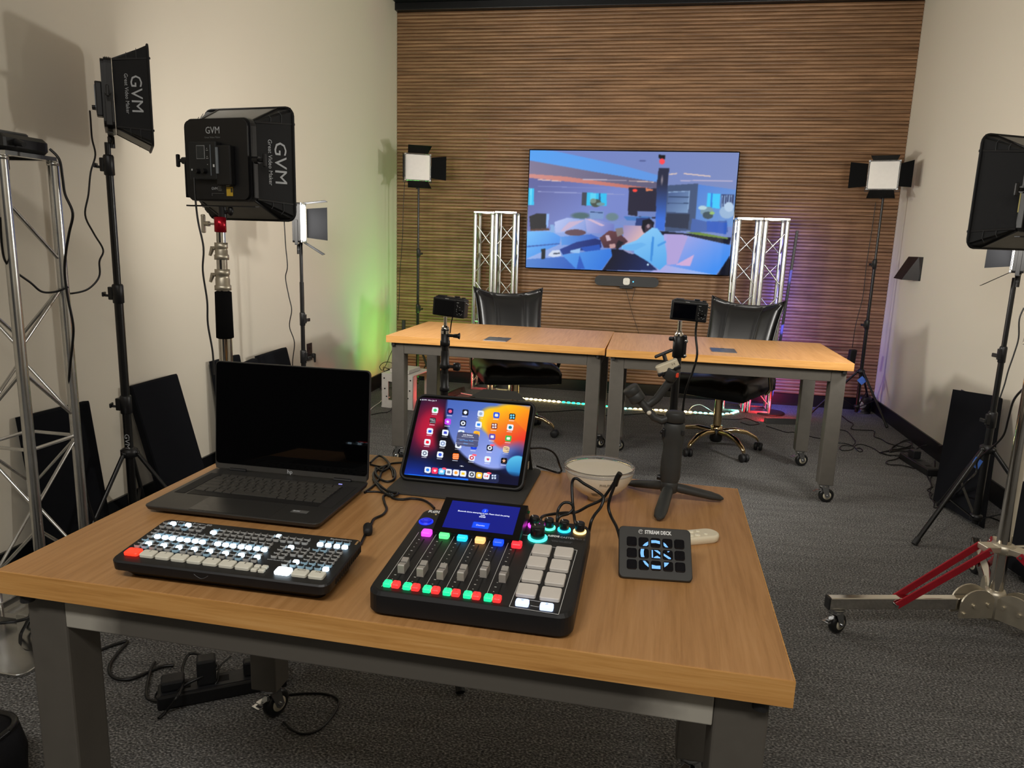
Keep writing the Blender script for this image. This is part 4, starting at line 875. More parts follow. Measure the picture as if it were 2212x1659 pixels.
# ------------------------------------------------------------------ bag, floor boxes, power strips
bg = thing('equipment_bag', 'black padded bag with piping at the bottom left corner', 'bag', (-1.47, 1.12, 0), 0)
MB().loft([rr(0, 0, w, d, .05, z, 5) for (w, d, z) in ((.26, .30, 0), (.29, .33, .03), (.3, .34, .12), (.285, .32, .18), (.2, .24, .205))], None, True).build('body', mat('black_bag_cloth', (19,19,22), .75, spec=.2, bump=(300, .3)), bg)
for z, w, d in ((.185, .272, .31), (.03, .296, .336)):
    q = rr(0, 0, w, d, .05, z, 5); MB().tube(q+[q[0]], .008, 7).build('piping', LEATHER, bg)
bx = thing('speaker_box', 'matte black box under the front table behind the power strip', 'box', (-1.03, 2.06, 0), 10)
MB().box((0, 0, .085), (.16, .14, .15), .006).build('body', mat('dark_grey_box', (36,36,40), .6, noise=(30, .1)), bx); MB().box((0, 0, .008), (.15, .13, .016)).build('foot', BLACKPL, bx)
ub = thing('floor_spot', 'small black floor spotlight in the rear right corner', 'light', (1.78, 6.27, 0), 0)
MB().lathe([(.06, 0), (.06, .012), (.03, .02), (.05, .05), (.058, .12), (.05, .14), (0, .142)], 18).build('body', BLACKPL, ub); MB().lathe([(.042, 0), (.042, .004), (0, .008)], 18, T(-.03, -.045, .085) @ RX(75)).build('lens', mat('clear_spot_glass', (200,204,206), .05, .6, noise=(30, .05)), ub)
def power_strip(label, x, y, rz, L, nplug, usb=True):
    t = thing('power_strip', label, 'power strip', (x, y, 0), rz)
    MB().box((0, 0, .022), (L, .075, .042), .006).build('housing', BLACKPL, t)
    MB().box((0, 0, .0435), (L-.02, .06, .002)).build('top_face', mat('strip_top', (34,35,38), .5, noise=(40, .1)), t)
    for i in range(nplug):
        x0 = -L/2+.07+i*(L-.14)/max(1, nplug-1)
        hh = (.03, .055, .042)[i % 3]
        p = thing('power_adapter', '', '')  if False else None
        MB().box((x0, .0, .0445), (.03, .03, .001)).build('socket', HOLE, t)
    if usb:
        for i in range(3): MB().box((L/2-.03+.0, -.018+.014*i, .0448), (.018, .005, .001)).build('usb_port', mat('pale_port', (170,168,160), .4, .6, noise=(50, .05)), t)
    return t
power_strip('black power strip with plugs on the carpet under the front table', -1.115, 1.71, 33, .34, 3)
power_strip('black power strip heaped with cords at the right wall baseboard', 1.70, 4.72, 97, .36, 3, False)
def adapter(label, loc, d, rz=0, rx=0):
    o = MB().box((0, 0, d[2]/2), d, .006).build('power_adapter', mat('adapter_black', (21,22,25), .5, noise=(40, .1))); tag(o, label, 'power adapter', None, loc, rz); o.rotation_euler = (R(rx), 0, R(rz)); return o
adapter('square black adapter plugged upright into the strip under the front table', (-1.15, 1.685, .0445), (.05, .046, .075), 33)
adapter('slim black plug standing in the strip under the front table, beside the usb ports', (-1.055, 1.745, .0445), (.032, .03, .045), 33)
adapter('flat black adapter on the end of the strip under the front table', (-1.225, 1.64, .0445), (.06, .05, .03), 33)
adapter('black adapter plugged into the strip at the right wall', (1.69, 4.78, .0445), (.06, .05, .05), 100)
adapter('black power brick hanging beside the rear right stand', (1.60, 6.10, .42), (.055, .035, .115), 20, 6)
adapter('slim black power brick hanging in the rear left corner', (-2.04, 5.98, .47), (.03, .025, .12), 10, -4)
# ================================================================== THINGS ON THE FRONT TABLE
H = TH
# ------------------------------------------------------------------ laptop
DARKMET = mat('dark_graphite_metal', (66,65,63), .42, .55, noise=(30, .06)); KEYM = mat('charcoal_key', (62,60,56), .55, noise=(50, .08))
lp = thing('laptop', 'open dark grey laptop with a blank black screen', 'laptop', (-.757, 1.33, H), -.3)
def SL(z, w, d, r): return rr(0, 0, w, d, r, z, 5)
MB().loft([SL(.005, .35, .236, .012), SL(.008, .362, .248, .012), SL(.0145, .366, .253, .012), SL(.0162, .3645, .2515, .011)]).build('base', DARKMET, lp)
ft = MB()
for sx in (-1, 1):
    for sy in (-1, 1): ft.cyl((sx*.15, sy*.1, 0), (sx*.15, sy*.1, .006), .008, n=10)
ft.build('rubber_feet', RUBBER, lp)
MB().box((0, .0155, .0163), (.286, .122, .0008)).build('keyboard_well', mat('black_well', (22,21,21), .6, noise=(50, .1)), lp)
for s in (-1, 1): MB().box((s*.160, .02, .0166), (.024, .13, .0004)).build('speaker_grille', mat('speaker_perforation', (34,33,32), .7, bump=(2500, .6)), lp)
tp = MB().box((-.004, -.085, .0164), (.168, .072, .0006)).build('touchpad', mat('satin_touchpad', (58,57,55), .3, .3, noise=(30, .05)), lp)
MB().box((.122, -.078, .0166), (.034, .013, .0005)).build('sticker', mat('grey_sticker', (92,92,90), .5, noise=(50, .05)), lp)
text('intel', .008, T(.115, -.077, .0171), LETTER, lp, 'sticker_print'); 
P = .0186
def keymesh(w, d=.0162): return MB().loft([rr(0, 0, w, d, .0015, .0166, 2), rr(0, 0, w-.0006, d-.0006, .0015, .0182, 2)]).mesh('key', KEYM)
KMS = {}
def key(x, y, w, d=.0162):
    k = (round(w, 4), d)
    if k not in KMS: KMS[k] = keymesh(w, d)
    share(KMS[k], 'key', lp, T(x, y, 0))
rows = [(.0705, [1]*14, .011), (.053, [1]*13+[1.7], .0162), (.0346, [1.5]+[1]*12+[1.2], .0162), (.016, [1.75]+[1]*11+[1.95], .0162), (-.0026, [2.3]+[1]*10+[2.4], .0162), (-.0212, [1.2, 1, 1, 1, 5.2, 1, 1, 1, 1, 1], .0162)]
ALPH = ['', '1234567890-=', 'QWERTYUIOP[]', 'ASDFGHJKL;\'', 'ZXCVBNM,./', '']
KL = mat('dim_key_lettering', (120,118,112), .6, noise=(60, .05))
for (y, ws, d) in rows:
    tot = sum(ws); u = .282/tot; x = -.141; i = 0
    ri = [r_[0] for r_ in rows].index(y)
    for n_, w in enumerate(ws):
        key(x+w*u/2, y+.012-.006, w*u-.0022, d)
        if ri in (1, 2, 3, 4) and 1 <= n_ and i < len(ALPH[ri]) and w == 1:
            text(ALPH[ri][i], .0058, T(x+w*u/2-.002, y+.0075, .01825), KL, lp, 'key_legend', ext=0); i += 1
        x += w*u
MB().box((.132, .0885, .0184), (.008, .002, .0006)).build('power_light', glow('key_light', (150,150,255), 2.0), lp)
lid = MB(); Ml = T(0, .118, .0175) @ RX(-4.6)
lid.loft([[(x, .0, z) for x, y, z in [(q[0], 0, q[1]+.122) for q in rr(0, 0, .365, .244, .01, 0, 5)]], [(x, .0055, z) for x, y, z in [(q[0], 0, q[1]+.122) for q in rr(0, 0, .365, .244, .01, 0, 5)]]], Ml)
lido = lid.build('lid', DARKMET, lp)
MB().loft([[(q[0], -.0006, q[1]+.1275) for q in rr(0, 0, .361, .229, .008, 0, 5)], [(q[0], .001, q[1]+.1275) for q in rr(0, 0, .361, .229, .008, 0, 5)]], Ml).build('screen', mat('glossy_black_screen', (3,3,4), .03, spec=.4, noise=(20, .05)), lido)
MB().box((0, -.0006, .0065), (.36, .0012, .011), 0, Ml).build('chin', mat('grey_chin', (74,72,69), .45, .3, noise=(40, .05)), lido)
MB().cyl((0, -.0008, .237), (0, -.0012, .237), .0016, n=8, M=Ml).build('webcam', BLACKGLOSS, lido)
text('hp', .013, Ml @ T(0, -.0014, .0068) @ RX(90), LETTER, lido, 'badge')
for s in (-1, 1): MB().cyl((s*.125-.02, .118, .0165), (s*.125+.02, .118, .0165), .0055, n=12).build('hinge', BLACKPL, lp)
# ------------------------------------------------------------------ video switcher
sw = thing('video_switcher', 'black video switcher panel crowded with small lit buttons and one red key', 'video switcher', (-.626, 1.022, H), 0)
CASE = mat('matte_black_case', (17,17,19), .45, noise=(60, .12))
SK = .097
def sl(ring): return [(x, y, z+SK*y) for x, y, z in ring]
MB().loft([rr(.004, -.0, .328, .11, .012, 0, 5), sl(rr(.004, -.004, .352, .13, .014, .0235, 5)), sl(rr(.004, -.0045, .364, .142, .014, .0245, 5)), sl(rr(.004, -.005, .366, .144, .014, .038, 5)), sl(rr(.004, -.005, .362, .14, .012, .0405, 5))]).build('case', CASE, sw)
MB().tube([(x, -.0765+.0, .0265-.006*math.cos((x+.02)/.012*PI/2)) for x in [-.032, -.027, -.02, -.013, -.008]], .0006, 5, 3).build('finger_groove', mat('case_highlight', (70,70,72), .4, noise=(50, .05)), sw)
vv = MB()
for i in range(14): vv.box((.1862, -.045+.0075*i, .0315+SK*(-.045+.0075*i)), (.0018, .002, .010))
vv.build('side_vents', HOLE, sw)
SM_ = Matrix(((1,0,0,0),(0,1,0,0),(0,SK,1,0),(0,0,0,1)))
def btn(w, d, h, m, nm='button', q=.2): return MB().loft([rr(0, 0, w, d, min(w, d)*q, 0, 3), rr(0, 0, w, d, min(w, d)*q, h-.001, 3), rr(0, 0, w-.0016, d-.0016, min(w, d)*q*.85, h, 3)]).mesh(nm, m)
BODY = mat('translucent_button_body', (168,168,166), .4, noise=(80, .05)); CAPM = mat('dark_button_cap', (26,27,30), .45, noise=(80, .1))
LITW = glow('lit_button_white', (205,235,255), 3.2); LITC = glow('half_lit_button', (170,205,222), .28); LITR = glow('lit_button_red', (255,40,22), 3.0); LITB = glow('lit_cut_white', (226,244,255), 4.5)
BIGW = mat('milky_key', (216,214,200), .45, noise=(60, .03))
def small(lit):
    b = MB()
    b.loft([rr(0, 0, .0098, .0072, .0022, 0, 3), rr(0, 0, .0098, .0072, .0022, .0034, 3), rr(0, 0, .0094, .0068, .002, .0040, 3)])
    b.cur = 1; b.loft([rr(0, .0004, .0088, .0058, .0018, .0040, 3), rr(0, .0004, .0084, .0054, .0017, .0047, 3)])
    return b.mesh('button', [LITW if lit == 2 else LITC if lit == 1 else BODY, LITW if lit == 2 else CAPM])
SMB = [small(0), small(1), small(2)]
def put(x, y, lit=0): share(SMB[lit], 'button', sw, T(x, y, .0405+SK*y) @ Matrix.Rotation(math.atan(SK), 4, 'X'))
L1 = [-.1661, -.1532, -.1375, -.1245, -.1105, -.0976]
for i, x in enumerate(L1): put(x, .0484, 2 if i in (1, 3) else 1 if i == 2 else 0); put(x+.0008, .037, 0 if i < 3 else (1 if i == 3 else 0))
for i in range(14):
    x = -.0685+i*.0127; put(x, .0449, 0 if i else 1); put(x+.0006, .0340, 2 if i == 0 else 0)
put(.0456, .0449, 2)
COLS = [-.1645+.0277*(i//2)+.0133*(i % 2) for i in range(16)]
for i, x in enumerate(COLS):
    d = -.0002*i
    put(x, .0231+d, 0); put(x+.0004, .0133+d, 1 if i % 3 else 0); put(x+.001, .0024+d, 0 if i in (0, 8) else 2)
    put(x+.001, -.0105+d, 1 if i % 2 == 0 else 0); put(x+.002, -.0215+d, 2 if i % 2 == 1 else 0); put(x+.002, -.0306+d, 1 if i % 4 == 1 else 0)
for i, x in enumerate((.123, .137, .152, .1657)): put(x, .0465, 1); put(x+.0012, .0343, 2)
for j, y in enumerate((.0174, .0062, -.0035, -.0144, -.0238, -.0352)):
    for i, x in enumerate((.1245, .138, .1525, .1655)): put(x, y, 2 if (j, i) == (5, 3) else (1 if j > 3 or (j == 0 and i < 2) else 0))
for j, y in enumerate((.0156, .0057, -.0051, -.0153)):
    for i, x in enumerate((.0691, .0820)): put(x, y, 2 if (j, i) == (0, 1) else 0)
for j, y in enumerate((.0158, .0062, -.0042)):
    for i, x in enumerate((.0963, .1093)): put(x, y, 0)
put(.0969, -.0244); put(.1113, -.025, 2); put(.0975, -.0353); put(.1109, -.0342, 1); put(.123, -.0348, 2) if False else None
BB = {k: btn(.0245, .0175, .005, m, 'source_key') for k, m in (('w', BIGW), ('r', LITR), ('c', LITB))}
DKT = mat('dark_key_text', (60,60,58), .6, noise=(60, .05))
for i in range(8):
    x, y = -.1551+.0277*i, -.0502-.0004*i
    share(BB['r' if i == 0 else 'w'], 'source_key', sw, T(x, y, .0402+SK*y) @ Matrix.Rotation(math.atan(SK), 4, 'X'))
    text(str(i+1), .006, T(x, y+.004, .0455+SK*(y+.004)) @ RX(5.5), DKT, sw, 'key_number', ext=0)
for x, k, s in ((.1048, 'c', 'CUT'), (.1328, 'w', 'AUTO'), (.1601, 'w', 'FTB')):
    share(BB[k], 'source_key', sw, T(x, -.0537, .0402+SK*-.0537) @ Matrix.Rotation(math.atan(SK), 4, 'X')); text(s, .0052, T(x, -.0500, .0455+SK*-.05) @ RX(5.5), DKT, sw, 'key_number', ext=0)
sq = btn(.0098, .0076, .004, BIGW, 'picture_key')
for (x, y) in ((.0591, -.0487), (.0711, -.0483), (.0591, -.0588), (.0714, -.0588)): share(sq, 'picture_key', sw, T(x, y, .0402+SK*y))
text('ATEM Mini Extreme ISO', .0068, T(-.155, .0588, .0408+SK*.0588) @ RX(5.5), LETTER, sw, align='LEFT'); text('Blackmagicdesign', .0055, T(.150, .0586, .0408+SK*.0586) @ RX(5.5), LETTER, sw)
lg = MB()
for i in range(3): lg.box((.1795, .050+.004*i, .0410+SK*(.05+.004*i)), (.003, .003, .0004))
lg.build('logo_squares', mat('tan_logo', (190,150,100), .6, noise=(60, .05)), sw)
text('AUDIO FOLLOW VIDEO', .0028, T(.077, -.0235, .0408+SK*-.0235) @ RX(5.5), LETTER, sw, 'small_print')
# ------------------------------------------------------------------ audio mixer
mx = thing('audio_mixer', 'black audio mixer with faders, a tilted blue screen and coloured buttons', 'audio mixer', (-.223, 1.075, H), -.6)
MK = .09
def ml(ring): return [(x, y, z+MK*y) for x, y, z in ring]
MB().loft([rr(0, 0, .282, .26, .02, 0, 6), ml(rr(0, 0, .296, .272, .022, .016, 6)), ml(rr(0, 0, .300, .277, .022, .0175, 6)), ml(rr(0, 0, .300, .277, .022, .0185, 6)), ml(rr(0, 0, .303, .28, .022, .0195, 6)), ml(rr(0, 0, .303, .28, .022, .046, 6)), ml(rr(0, 0, .297, .274, .02, .0515, 6)), ml(rr(0, 0, .29, .267, .018, .052, 6))]).build('case', CASE, mx)
def MP(x, y, z=0): return T(x, y, .052+MK*y+z) @ Matrix.Rotation(math.atan(MK), 4, 'X')
CH = [((255,70,250), -.1166, .0419), ((90,250,130), -.0855, .0409), ((30,190,250), -.0541, .0393), ((255,180,110), -.0233, .0384), ((20,70,255), .0076, .0373), ((255,40,50), .0385, .0362)]
FADY = [-.0815, -.0845, -.0857, -.0821, -.0661, -.0735]
ms = mat('mixer_print', (206,206,202), .6, noise=(60, .03))
for i, (c, x, y) in enumerate(CH):
    share(btn(.0165, .0155, .007, glow('channel_%d' % i, c, 1.6), 'channel_button'), 'channel_button', mx, MP(x, y))
    fs = MB().box((x+.0005, -.04, .0003), (.0018, .131, .0006), 0, Matrix(((1,0,0,0),(0,1,0,0),(0,MK,1,.052),(0,0,0,1)))).build('fader_slot', HOLE, mx)
    pr_ = MB(); A_ = Matrix(((1,0,0,0),(0,1,0,0),(0,MK,1,.0523),(0,0,0,1)))
    pr_.box((x-.0155, -.04, 0), (.0006, .172, .0003), 0, A_)
    for k in range(11): pr_.box((x-.0072, .022-.0132*k*.95, 0), (.003 if k % 3 == 0 else .0018, .0010 if k % 3 == 0 else .0006, .0003), 0, A_)
    pr_.build('scale_print', ms, mx)
    cap = MB()
    Mf = MP(x, FADY[i]+.008)
    prof = [(-.0125, 0), (-.0125, .013), (-.0115, .0145), (-.004, .0135), (0, .0122), (.004, .0135), (.0115, .0145), (.0125, .013), (.0125, 0)]
    cap.loft([[(-.0052, y_, z_) for y_, z_ in prof], [(-.0045, y_, z_+.0006) for y_, z_ in prof], [(.0045, y_, z_+.0006) for y_, z_ in prof], [(.0052, y_, z_) for y_, z_ in prof]], Mf)
    fo = cap.build('fader_cap', mat('silver_fader', (176,172,166), .35, .35, noise=(50, .05)), mx)
    MB().box((0, 0, .0128), (.0095, .0008, .001), 0, Mf).build('fader_line', HOLE, fo)
gm = btn(.0118, .0128, .006, glow('lit_green', (30,232,150), 1.3), 'solo_button'); rm = btn(.0118, .0128, .006, glow('lit_mute_red', (255,48,46), 1.5), 'mute_button')
for i in range(6):
    x = -.1248+.0306*i; y = -.120-.0008*i
    share(gm, 'solo_button', mx, MP(x, y)); share(rm, 'mute_button', mx, MP(x+.0129, y))
    text('o', .006, MP(x, y+.002, .0062), mat('dark_green_print', (14,96,64), .6, noise=(60, .05)), mx, 'button_icon', ext=0); text('x', .0055, MP(x+.0129, y+.002, .0062), mat('dark_red_print', (120,14,16), .6, noise=(60, .05)), mx, 'button_icon', ext=0)
pad = btn(.0292, .0305, .0055, mat('silicone_pad', (206,200,192), .55, noise=(60, .03)), 'pad', .1)
for (x, y) in ((.0814, .0277), (.1172, .0268), (.0807, -.0125), (.1163, -.0138), (.0799, -.053), (.1151, -.0546), (.0790, -.0937), (.1142, -.0955)): share(pad, 'pad', mx, MP(x, y))
nb = btn(.019, .0125, .006, glow('lit_bank', (196,214,255), 1.5), 'bank_button')
for (x, y, s) in ((.078, -.1261, '<'), (.1133, -.1287, '>')):
    share(nb, 'bank_button', mx, MP(x, y)); text(s, .008, MP(x, y+.001, .0062), DKT, mx, 'button_icon', ext=0)
q = MB(); bxp = [(.0658, .0465), (.1366, .0445), (.1316, -.1398), (.0612, -.1358)]
for i in range(4):
    a, c = bxp[i], bxp[(i+1) % 4]; q.bar((a[0], a[1], .0523+MK*a[1]), (c[0], c[1], .0523+MK*c[1]), .0007, .0003)
q.bar((.0655, .0755, .0523+MK*.0755), (.036, .0765, .0523+MK*.0765), .0007, .0003); q.bar((.09, -.1268, .0523+MK*-.1268), (.102, -.1278, .0523+MK*-.1278), .0006, .0003); q.bar((.079, -.113, .0523+MK*-.113), (.116, -.115, .0523+MK*-.115), .0006, .0003)
q.build('pad_outline', ms, mx)
def knob(x, y, r_, h, c, nm):
    k = MB().lathe([(r_*.95, .003), (r_, .004), (r_*.97, h-.001), (r_*.9, h), (0, h-.0005)], 20, MP(x, y)).build('knob', mat('black_knob', (18,18,19), .35, noise=(50, .1)), mx)
    MB().lathe([(r_*1.02, .0003), (r_*1.32, .0003), (r_*1.32, .0022), (r_*1.02, .003)], 24, MP(x, y)).build('glow_ring', glow('ring_'+nm, c, 3.2), k)
    MB().box((-.3*r_, .5*r_, h), (.0012, .005, .0008), 0, MP(x, y) @ RZ(20)).build('pointer', ms, k)
for x, y, c, n_ in ((.0545, .113, (255,60,240), 'pink'), (.0805, .1105, (70,240,170), 'mint'), (.1070, .1085, (30,200,240), 'cyan'), (.1338, .1080, (255,205,120), 'amber')): knob(x, y, .0085, .0175, c, n_)
knob(.0672, .0705, .0125, .022, (60,235,215), 'teal')
MB().lathe([(.0125, 0), (.0125, .0012), (.0108, .002)], 24, MP(-.1321, .0859)).build('record_ring', glow('blue_ring', (20,40,255), 2.2), mx)
MB().lathe([(.0105, 0), (.0105, .003), (.006, .0032), (0, .003)], 24, MP(-.1321, .0859)).build('record_button', glow('blue_button', (14,26,200), .9), mx)
text('REC', .004, MP(-.1321, .0859, .0034), glow('blue_text', (90,110,255), 1.0), mx, 'button_icon', ext=0)
text('RØDE', .0125, MP(-.1235, .1255, .0004), LETTERW, mx, bold=.0004)
MB().lathe([(.0022, 0), (.0018, .001), (0, .001)], 10, MP(-.1235, .1165)).build('gold_dot', mat('gold_dot', (190,170,120), .3, .6, noise=(60, .05)), mx)
text('RØDE', .0074, MP(.0925, .083, .0004), LETTERW, mx, bold=.0003); text('CASTER', .0074, MP(.1155, .082, .0004), LETTER, mx, sx=.9); text('PRO II', .0070, MP(.1365, .081, .0004), mat('dim_print', (92,92,94), .6, noise=(60, .05)), mx)
text('REVOLUTION PREAMPS\nAPHEX PROCESSING', .0034, MP(.108, .0665, .0004), mat('dim_print', (92,92,94), .6), mx, 'small_print')
# tilted screen module
sd = MB(); x0, x1 = -.1085, .0435
Ms = T(-.033, .0425, .055+MK*.0425) @ RZ(-.9) @ RX(90-66.7)
MB().loft([[(-.074, .0, -.012), (.074, 0, -.012), (.074, 0, .0045), (-.074, 0, .0045)], [(-.074, .09, -.034), (.074, .09, -.034), (.074, .083, .0045), (-.074, .083, .0045)]], Ms).build('screen_module', BLACKPL, mx)
scn = MB().box((0, .0415, .0052), (.148, .083, .0016), .0006, Ms).build('screen_glass', BLACKGLOSS, mx)
picture('display', .1215, .0655, 60, 34, [(0, 0), (120, 0), (120, 64), (0, 64)], [('e', 62, 17, 5, 5, (20,70,250)), ('p', [(49,45),(77,45),(77,57),(49,57)], (16,72,240))], (8,20,118), screen_mat('mixer_picture', 1.25), scn, Ms @ T(.001, .043, .00625))
LB = glow('screen_text_white', (225,232,255), 1.0)
text('Bluetooth device attempting to pair. Please check the pairing\ncode.\n842368', .0043, Ms @ T(.002, .0475, .0065), LB, scn, 'screen_text', ext=0, sx=.86, bold=.0001); text('i', .0075, Ms @ T(.0035, .0582, .0065), LB, scn, 'screen_text', ext=0); text('Dismiss', .0048, Ms @ T(.0035, .0234, .0065), LB, scn, 'screen_text', ext=0)
MB().box((.0755, .077, -.004), (.004, .006, .002), .0005, Ms).build('green_card_tip', mat('green_card', (14,74,40), .4, noise=(60, .05)), mx)
# ------------------------------------------------------------------ tablet in folio case
ta = thing('tablet', 'tablet showing rows of app icons, propped up in a dark folio case', 'tablet', (-.384, 1.508, H), -1.2)
CASEM = mat('grey_folio_cover', (56,55,51), .75, bump=(700, .3)); 
Mt = T(0, 0, .009) @ RX(90-38.5)       # local x right, y up along the screen, z out of the screen
MB().loft([[(q[0], q[1]+.109, -.011) for q in rr(0, 0, .282, .212, .018, 0, 6)], [(q[0], q[1]+.109, -.008) for q in rr(0, 0, .288, .218, .02, 0, 6)], [(q[0], q[1]+.109, -.001) for q in rr(0, 0, .288, .218, .02, 0, 6)], [(q[0], q[1]+.109, .001) for q in rr(0, 0, .284, .214, .019, 0, 6)]], Mt).build('case_shell', mat('black_case_shell', (20,20,20), .5, noise=(50, .1)), ta)
gl = MB().loft([[(q[0], q[1]+.109, .0006) for q in rr(0, 0, .278, .208, .016, 0, 6)], [(q[0], q[1]+.109, .0014) for q in rr(0, 0, .277, .207, .016, 0, 6)]], Mt).build('glass', BLACKGLOSS, ta)
IC = []
def icon(cx, cy, c, c2=None, kind='e', lab=True, s=1.0, badge=False):
    IC.append(('e', cx, cy, 40*s, 39*s, c, 6, 0, 5))
    if c2 is not None:
        if kind == 'e': IC.append(('e', cx, cy, 22*s, 21*s, c2))
        elif kind == 'r': IC.append(('e', cx, cy, 21*s, 17*s, c2, 6, 0, 5))
        elif kind == 'o': IC.append(('e', cx, cy, 28*s, 27*s, c2)); IC.append(('e', cx, cy, 13*s, 13*s, c))
        elif kind == 't': IC.append(('p', [(cx-14*s, cy-20*s), (cx+22*s, cy), (cx-14*s, cy+20*s)], c2))
        elif kind == 'g':
            for dx in (-16, 16):
                for dy in (-16, 16): IC.append(('e', cx+dx, cy+dy, 11, 11, c2, 0, 0, 5))
        elif kind == 's':
            IC.append(('p', [(cx+(26 if k % 2 == 0 else 11)*s*math.sin(PI*k/5), cy-(26 if k % 2 == 0 else 11)*s*math.cos(PI*k/5)) for k in range(10)], c2))
        elif kind == 'b':
            for k in range(3): IC.append(('p', [(cx-34, cy-24+22*k), (cx+34, cy-20+22*k), (cx+34, cy-14+22*k), (cx-34, cy-18+22*k)], c2))
        elif kind == 'm': IC.append(('p', [(cx-22, cy+16), (cx-22, cy-16), (cx, cy+4), (cx+22, cy-14), (cx+22, cy+18), (cx+13, cy+18), (cx+13, cy+2), (cx, cy+15), (cx-13, cy), (cx-13, cy+16)], c2))
        elif kind == 'h': IC.append(('e', cx-4, cy-4, 11, 11, c2)); IC.append(('e', cx+12, cy-2, 11, 11, c2)); IC.append(('p', [(cx-14, cy), (cx+22, cy+2), (cx+3, cy+20)], c2))
    if badge: IC.append(('e', cx+34, cy-36, 30, 13, (255,90,110), 6))
    if lab: IC.append(('p', [(cx-44, cy+48), (cx+24, cy+54), (cx+24, cy+62), (cx-44, cy+56)], (226,228,240), .75))
WP = [('e', 480, 520, 330, 480, (150,20,52), 20, .75), ('e', 540, 560, 230, 320, (176,22,54), 25, .6), ('e', 720, 750, 170, 330, (6,6,16), -25, .5), ('e', 250, 1250, 560, 360, (10,44,150), 0, .7), ('e', 560, 1300, 420, 120, (16,90,230), 6, .9),
      ('e', 1300, 470, 640, 640, (8,8,20), 24, .06), ('e', 1290, 420, 590, 690, ((66,92,168),(146,160,226),(900,150),(1300,1000)), -20, .06), ('p', [(725,170),(1300,210),(1450,300),(1100,330),(735,300)], (70,104,184), .5),
      ('e', 1500, 180, 260, 80, (10,18,60), 6, .6), ('e', 1330, 460, 230, 200, (240,190,30), 30, .25), ('e', 1600, 560, 420, 330, ((242,180,24),(222,44,40),(1420,300),(1640,760)), 24, .14), ('p', [(1480,260),(1790,268),(1740,600),(1560,420)], ((248,190,20),(240,120,20),(1500,260),(1700,560)), .55),
      ('e', 1500, 900, 330, 170, (126,150,222), -24, .7), ('e', 1640, 1000, 260, 300, (24,40,100), 20, .7), ('e', 1620, 1040, 150, 140, ((90,190,226),(30,110,180),(1560,900),(1600,1180)), -30, .12), ('e', 1400, 1200, 500, 110, (4,6,30), 4, .8), ('e', 1500, 1240, 420, 90, (6,8,40), 4, .8)]
WHT = (226,232,244); DK = (16,18,34)
for a in ((566,315,WHT,(60,200,110)), (762,330,(24,24,90),(232,90,130)), (958,345,DK,WHT,'e'), (1155,362,(214,224,240),(150,168,200)), (1357,382,(36,84,214),(226,226,210),'r'), (1560,400,(14,16,24),(120,210,240),'g'),
          (535,450,(14,12,20),(220,220,226),'b'), (730,465,(190,60,226),WHT,'s'), (928,485,DK,WHT,'o'), (1128,503,WHT,(40,130,230),'r'), (1330,522,(120,40,36),(230,226,226),'g'), (1533,540,WHT,(16,116,140)),
          (498,588,WHT,(30,90,220),'r'), (698,607,WHT,(56,66,190),'r'), (1303,660,(90,70,170),WHT,'r'), (1510,682,(60,170,70),(226,240,230),'r'),
          (465,730,WHT,(232,30,50),'r'), (665,748,(220,230,246),(120,140,180),'o'), (1272,805,DK,WHT,'o'), (1482,826,(236,206,160),(60,60,70),'b'),
          (430,875,WHT,(90,100,120),'o'), (630,893,WHT,(50,90,220)), (833,914,(250,110,20),(255,226,200),'b'), (1040,933,WHT,(196,20,60),'o'), (1245,953,(220,230,244),(222,60,90),'h'), (1455,972,(16,14,18),(240,180,140),'s')):
    icon(*a, badge=(a[0] in (1272, 1040)))
for a in ((903,612,WHT,(60,130,160)), (1102,625,(240,180,50),(230,150,30)), (868,770,WHT,(60,70,90)), (1066,785,(16,60,210),(40,90,230))): icon(*a)
IC += [('e', 900, 1150, 490, 62, (20,34,96), 7, 0, 8), ('e', 1180, 1180, 210, 60, (30,36,70), 7, 0, 8)]
for i, a in enumerate(((468,1092,WHT,(40,130,240)), (560,1102,(240,50,90),(255,220,230),'h'), (650,1112,(90,190,250),WHT,'r'), (742,1120,WHT,(120,126,140),'r'), (835,1128,WHT,(240,160,60)), (928,1140,WHT,(250,200,40),'r'), (1040,1150,(210,216,226),(30,32,40),'o'), (1135,1162,(250,190,50),(226,236,250),'r'), (1228,1170,WHT,(220,60,60),'m'), (1325,1180,(36,44,84),(210,226,250),'g'))): icon(*a, lab=False, badge=i in (2, 8))
IC += [('e', 892, 1040, 5, 5, (200,210,230)), ('e', 911, 1042, 8, 8, (250,250,255)), ('e', 930, 1044, 5, 5, (200,210,230)),
       ('e', 985, 698, 142, 88, (78,82,116), 7, 0, 9), ('p', [(855,684),(1130,712),(1130,715),(855,687)], (150,156,190)), ('p', [(845,738),(1120,764),(1120,767),(845,741)], (150,156,190)),
       ('p', [(170,1143),(995,1205),(993,1226),(168,1160)], (24,104,230))]
picture('display', .262, .1945, 330, 245, [(395,150),(1790,265),(1632,1292),(160,1150)], WP+IC, (8,14,44), screen_mat('tablet_picture', 1.15), gl, Mt @ T(0, .109, .0019))
LTX = glow('tablet_text', (235,238,250), 1.0); LTB = glow('tablet_text_blue', (80,170,255), 1.1)
text('6:18 PM  Mon Jan 9', .0052, Mt @ T(-.114, .2005, .0023), LTX, gl, 'screen_text', ext=0)
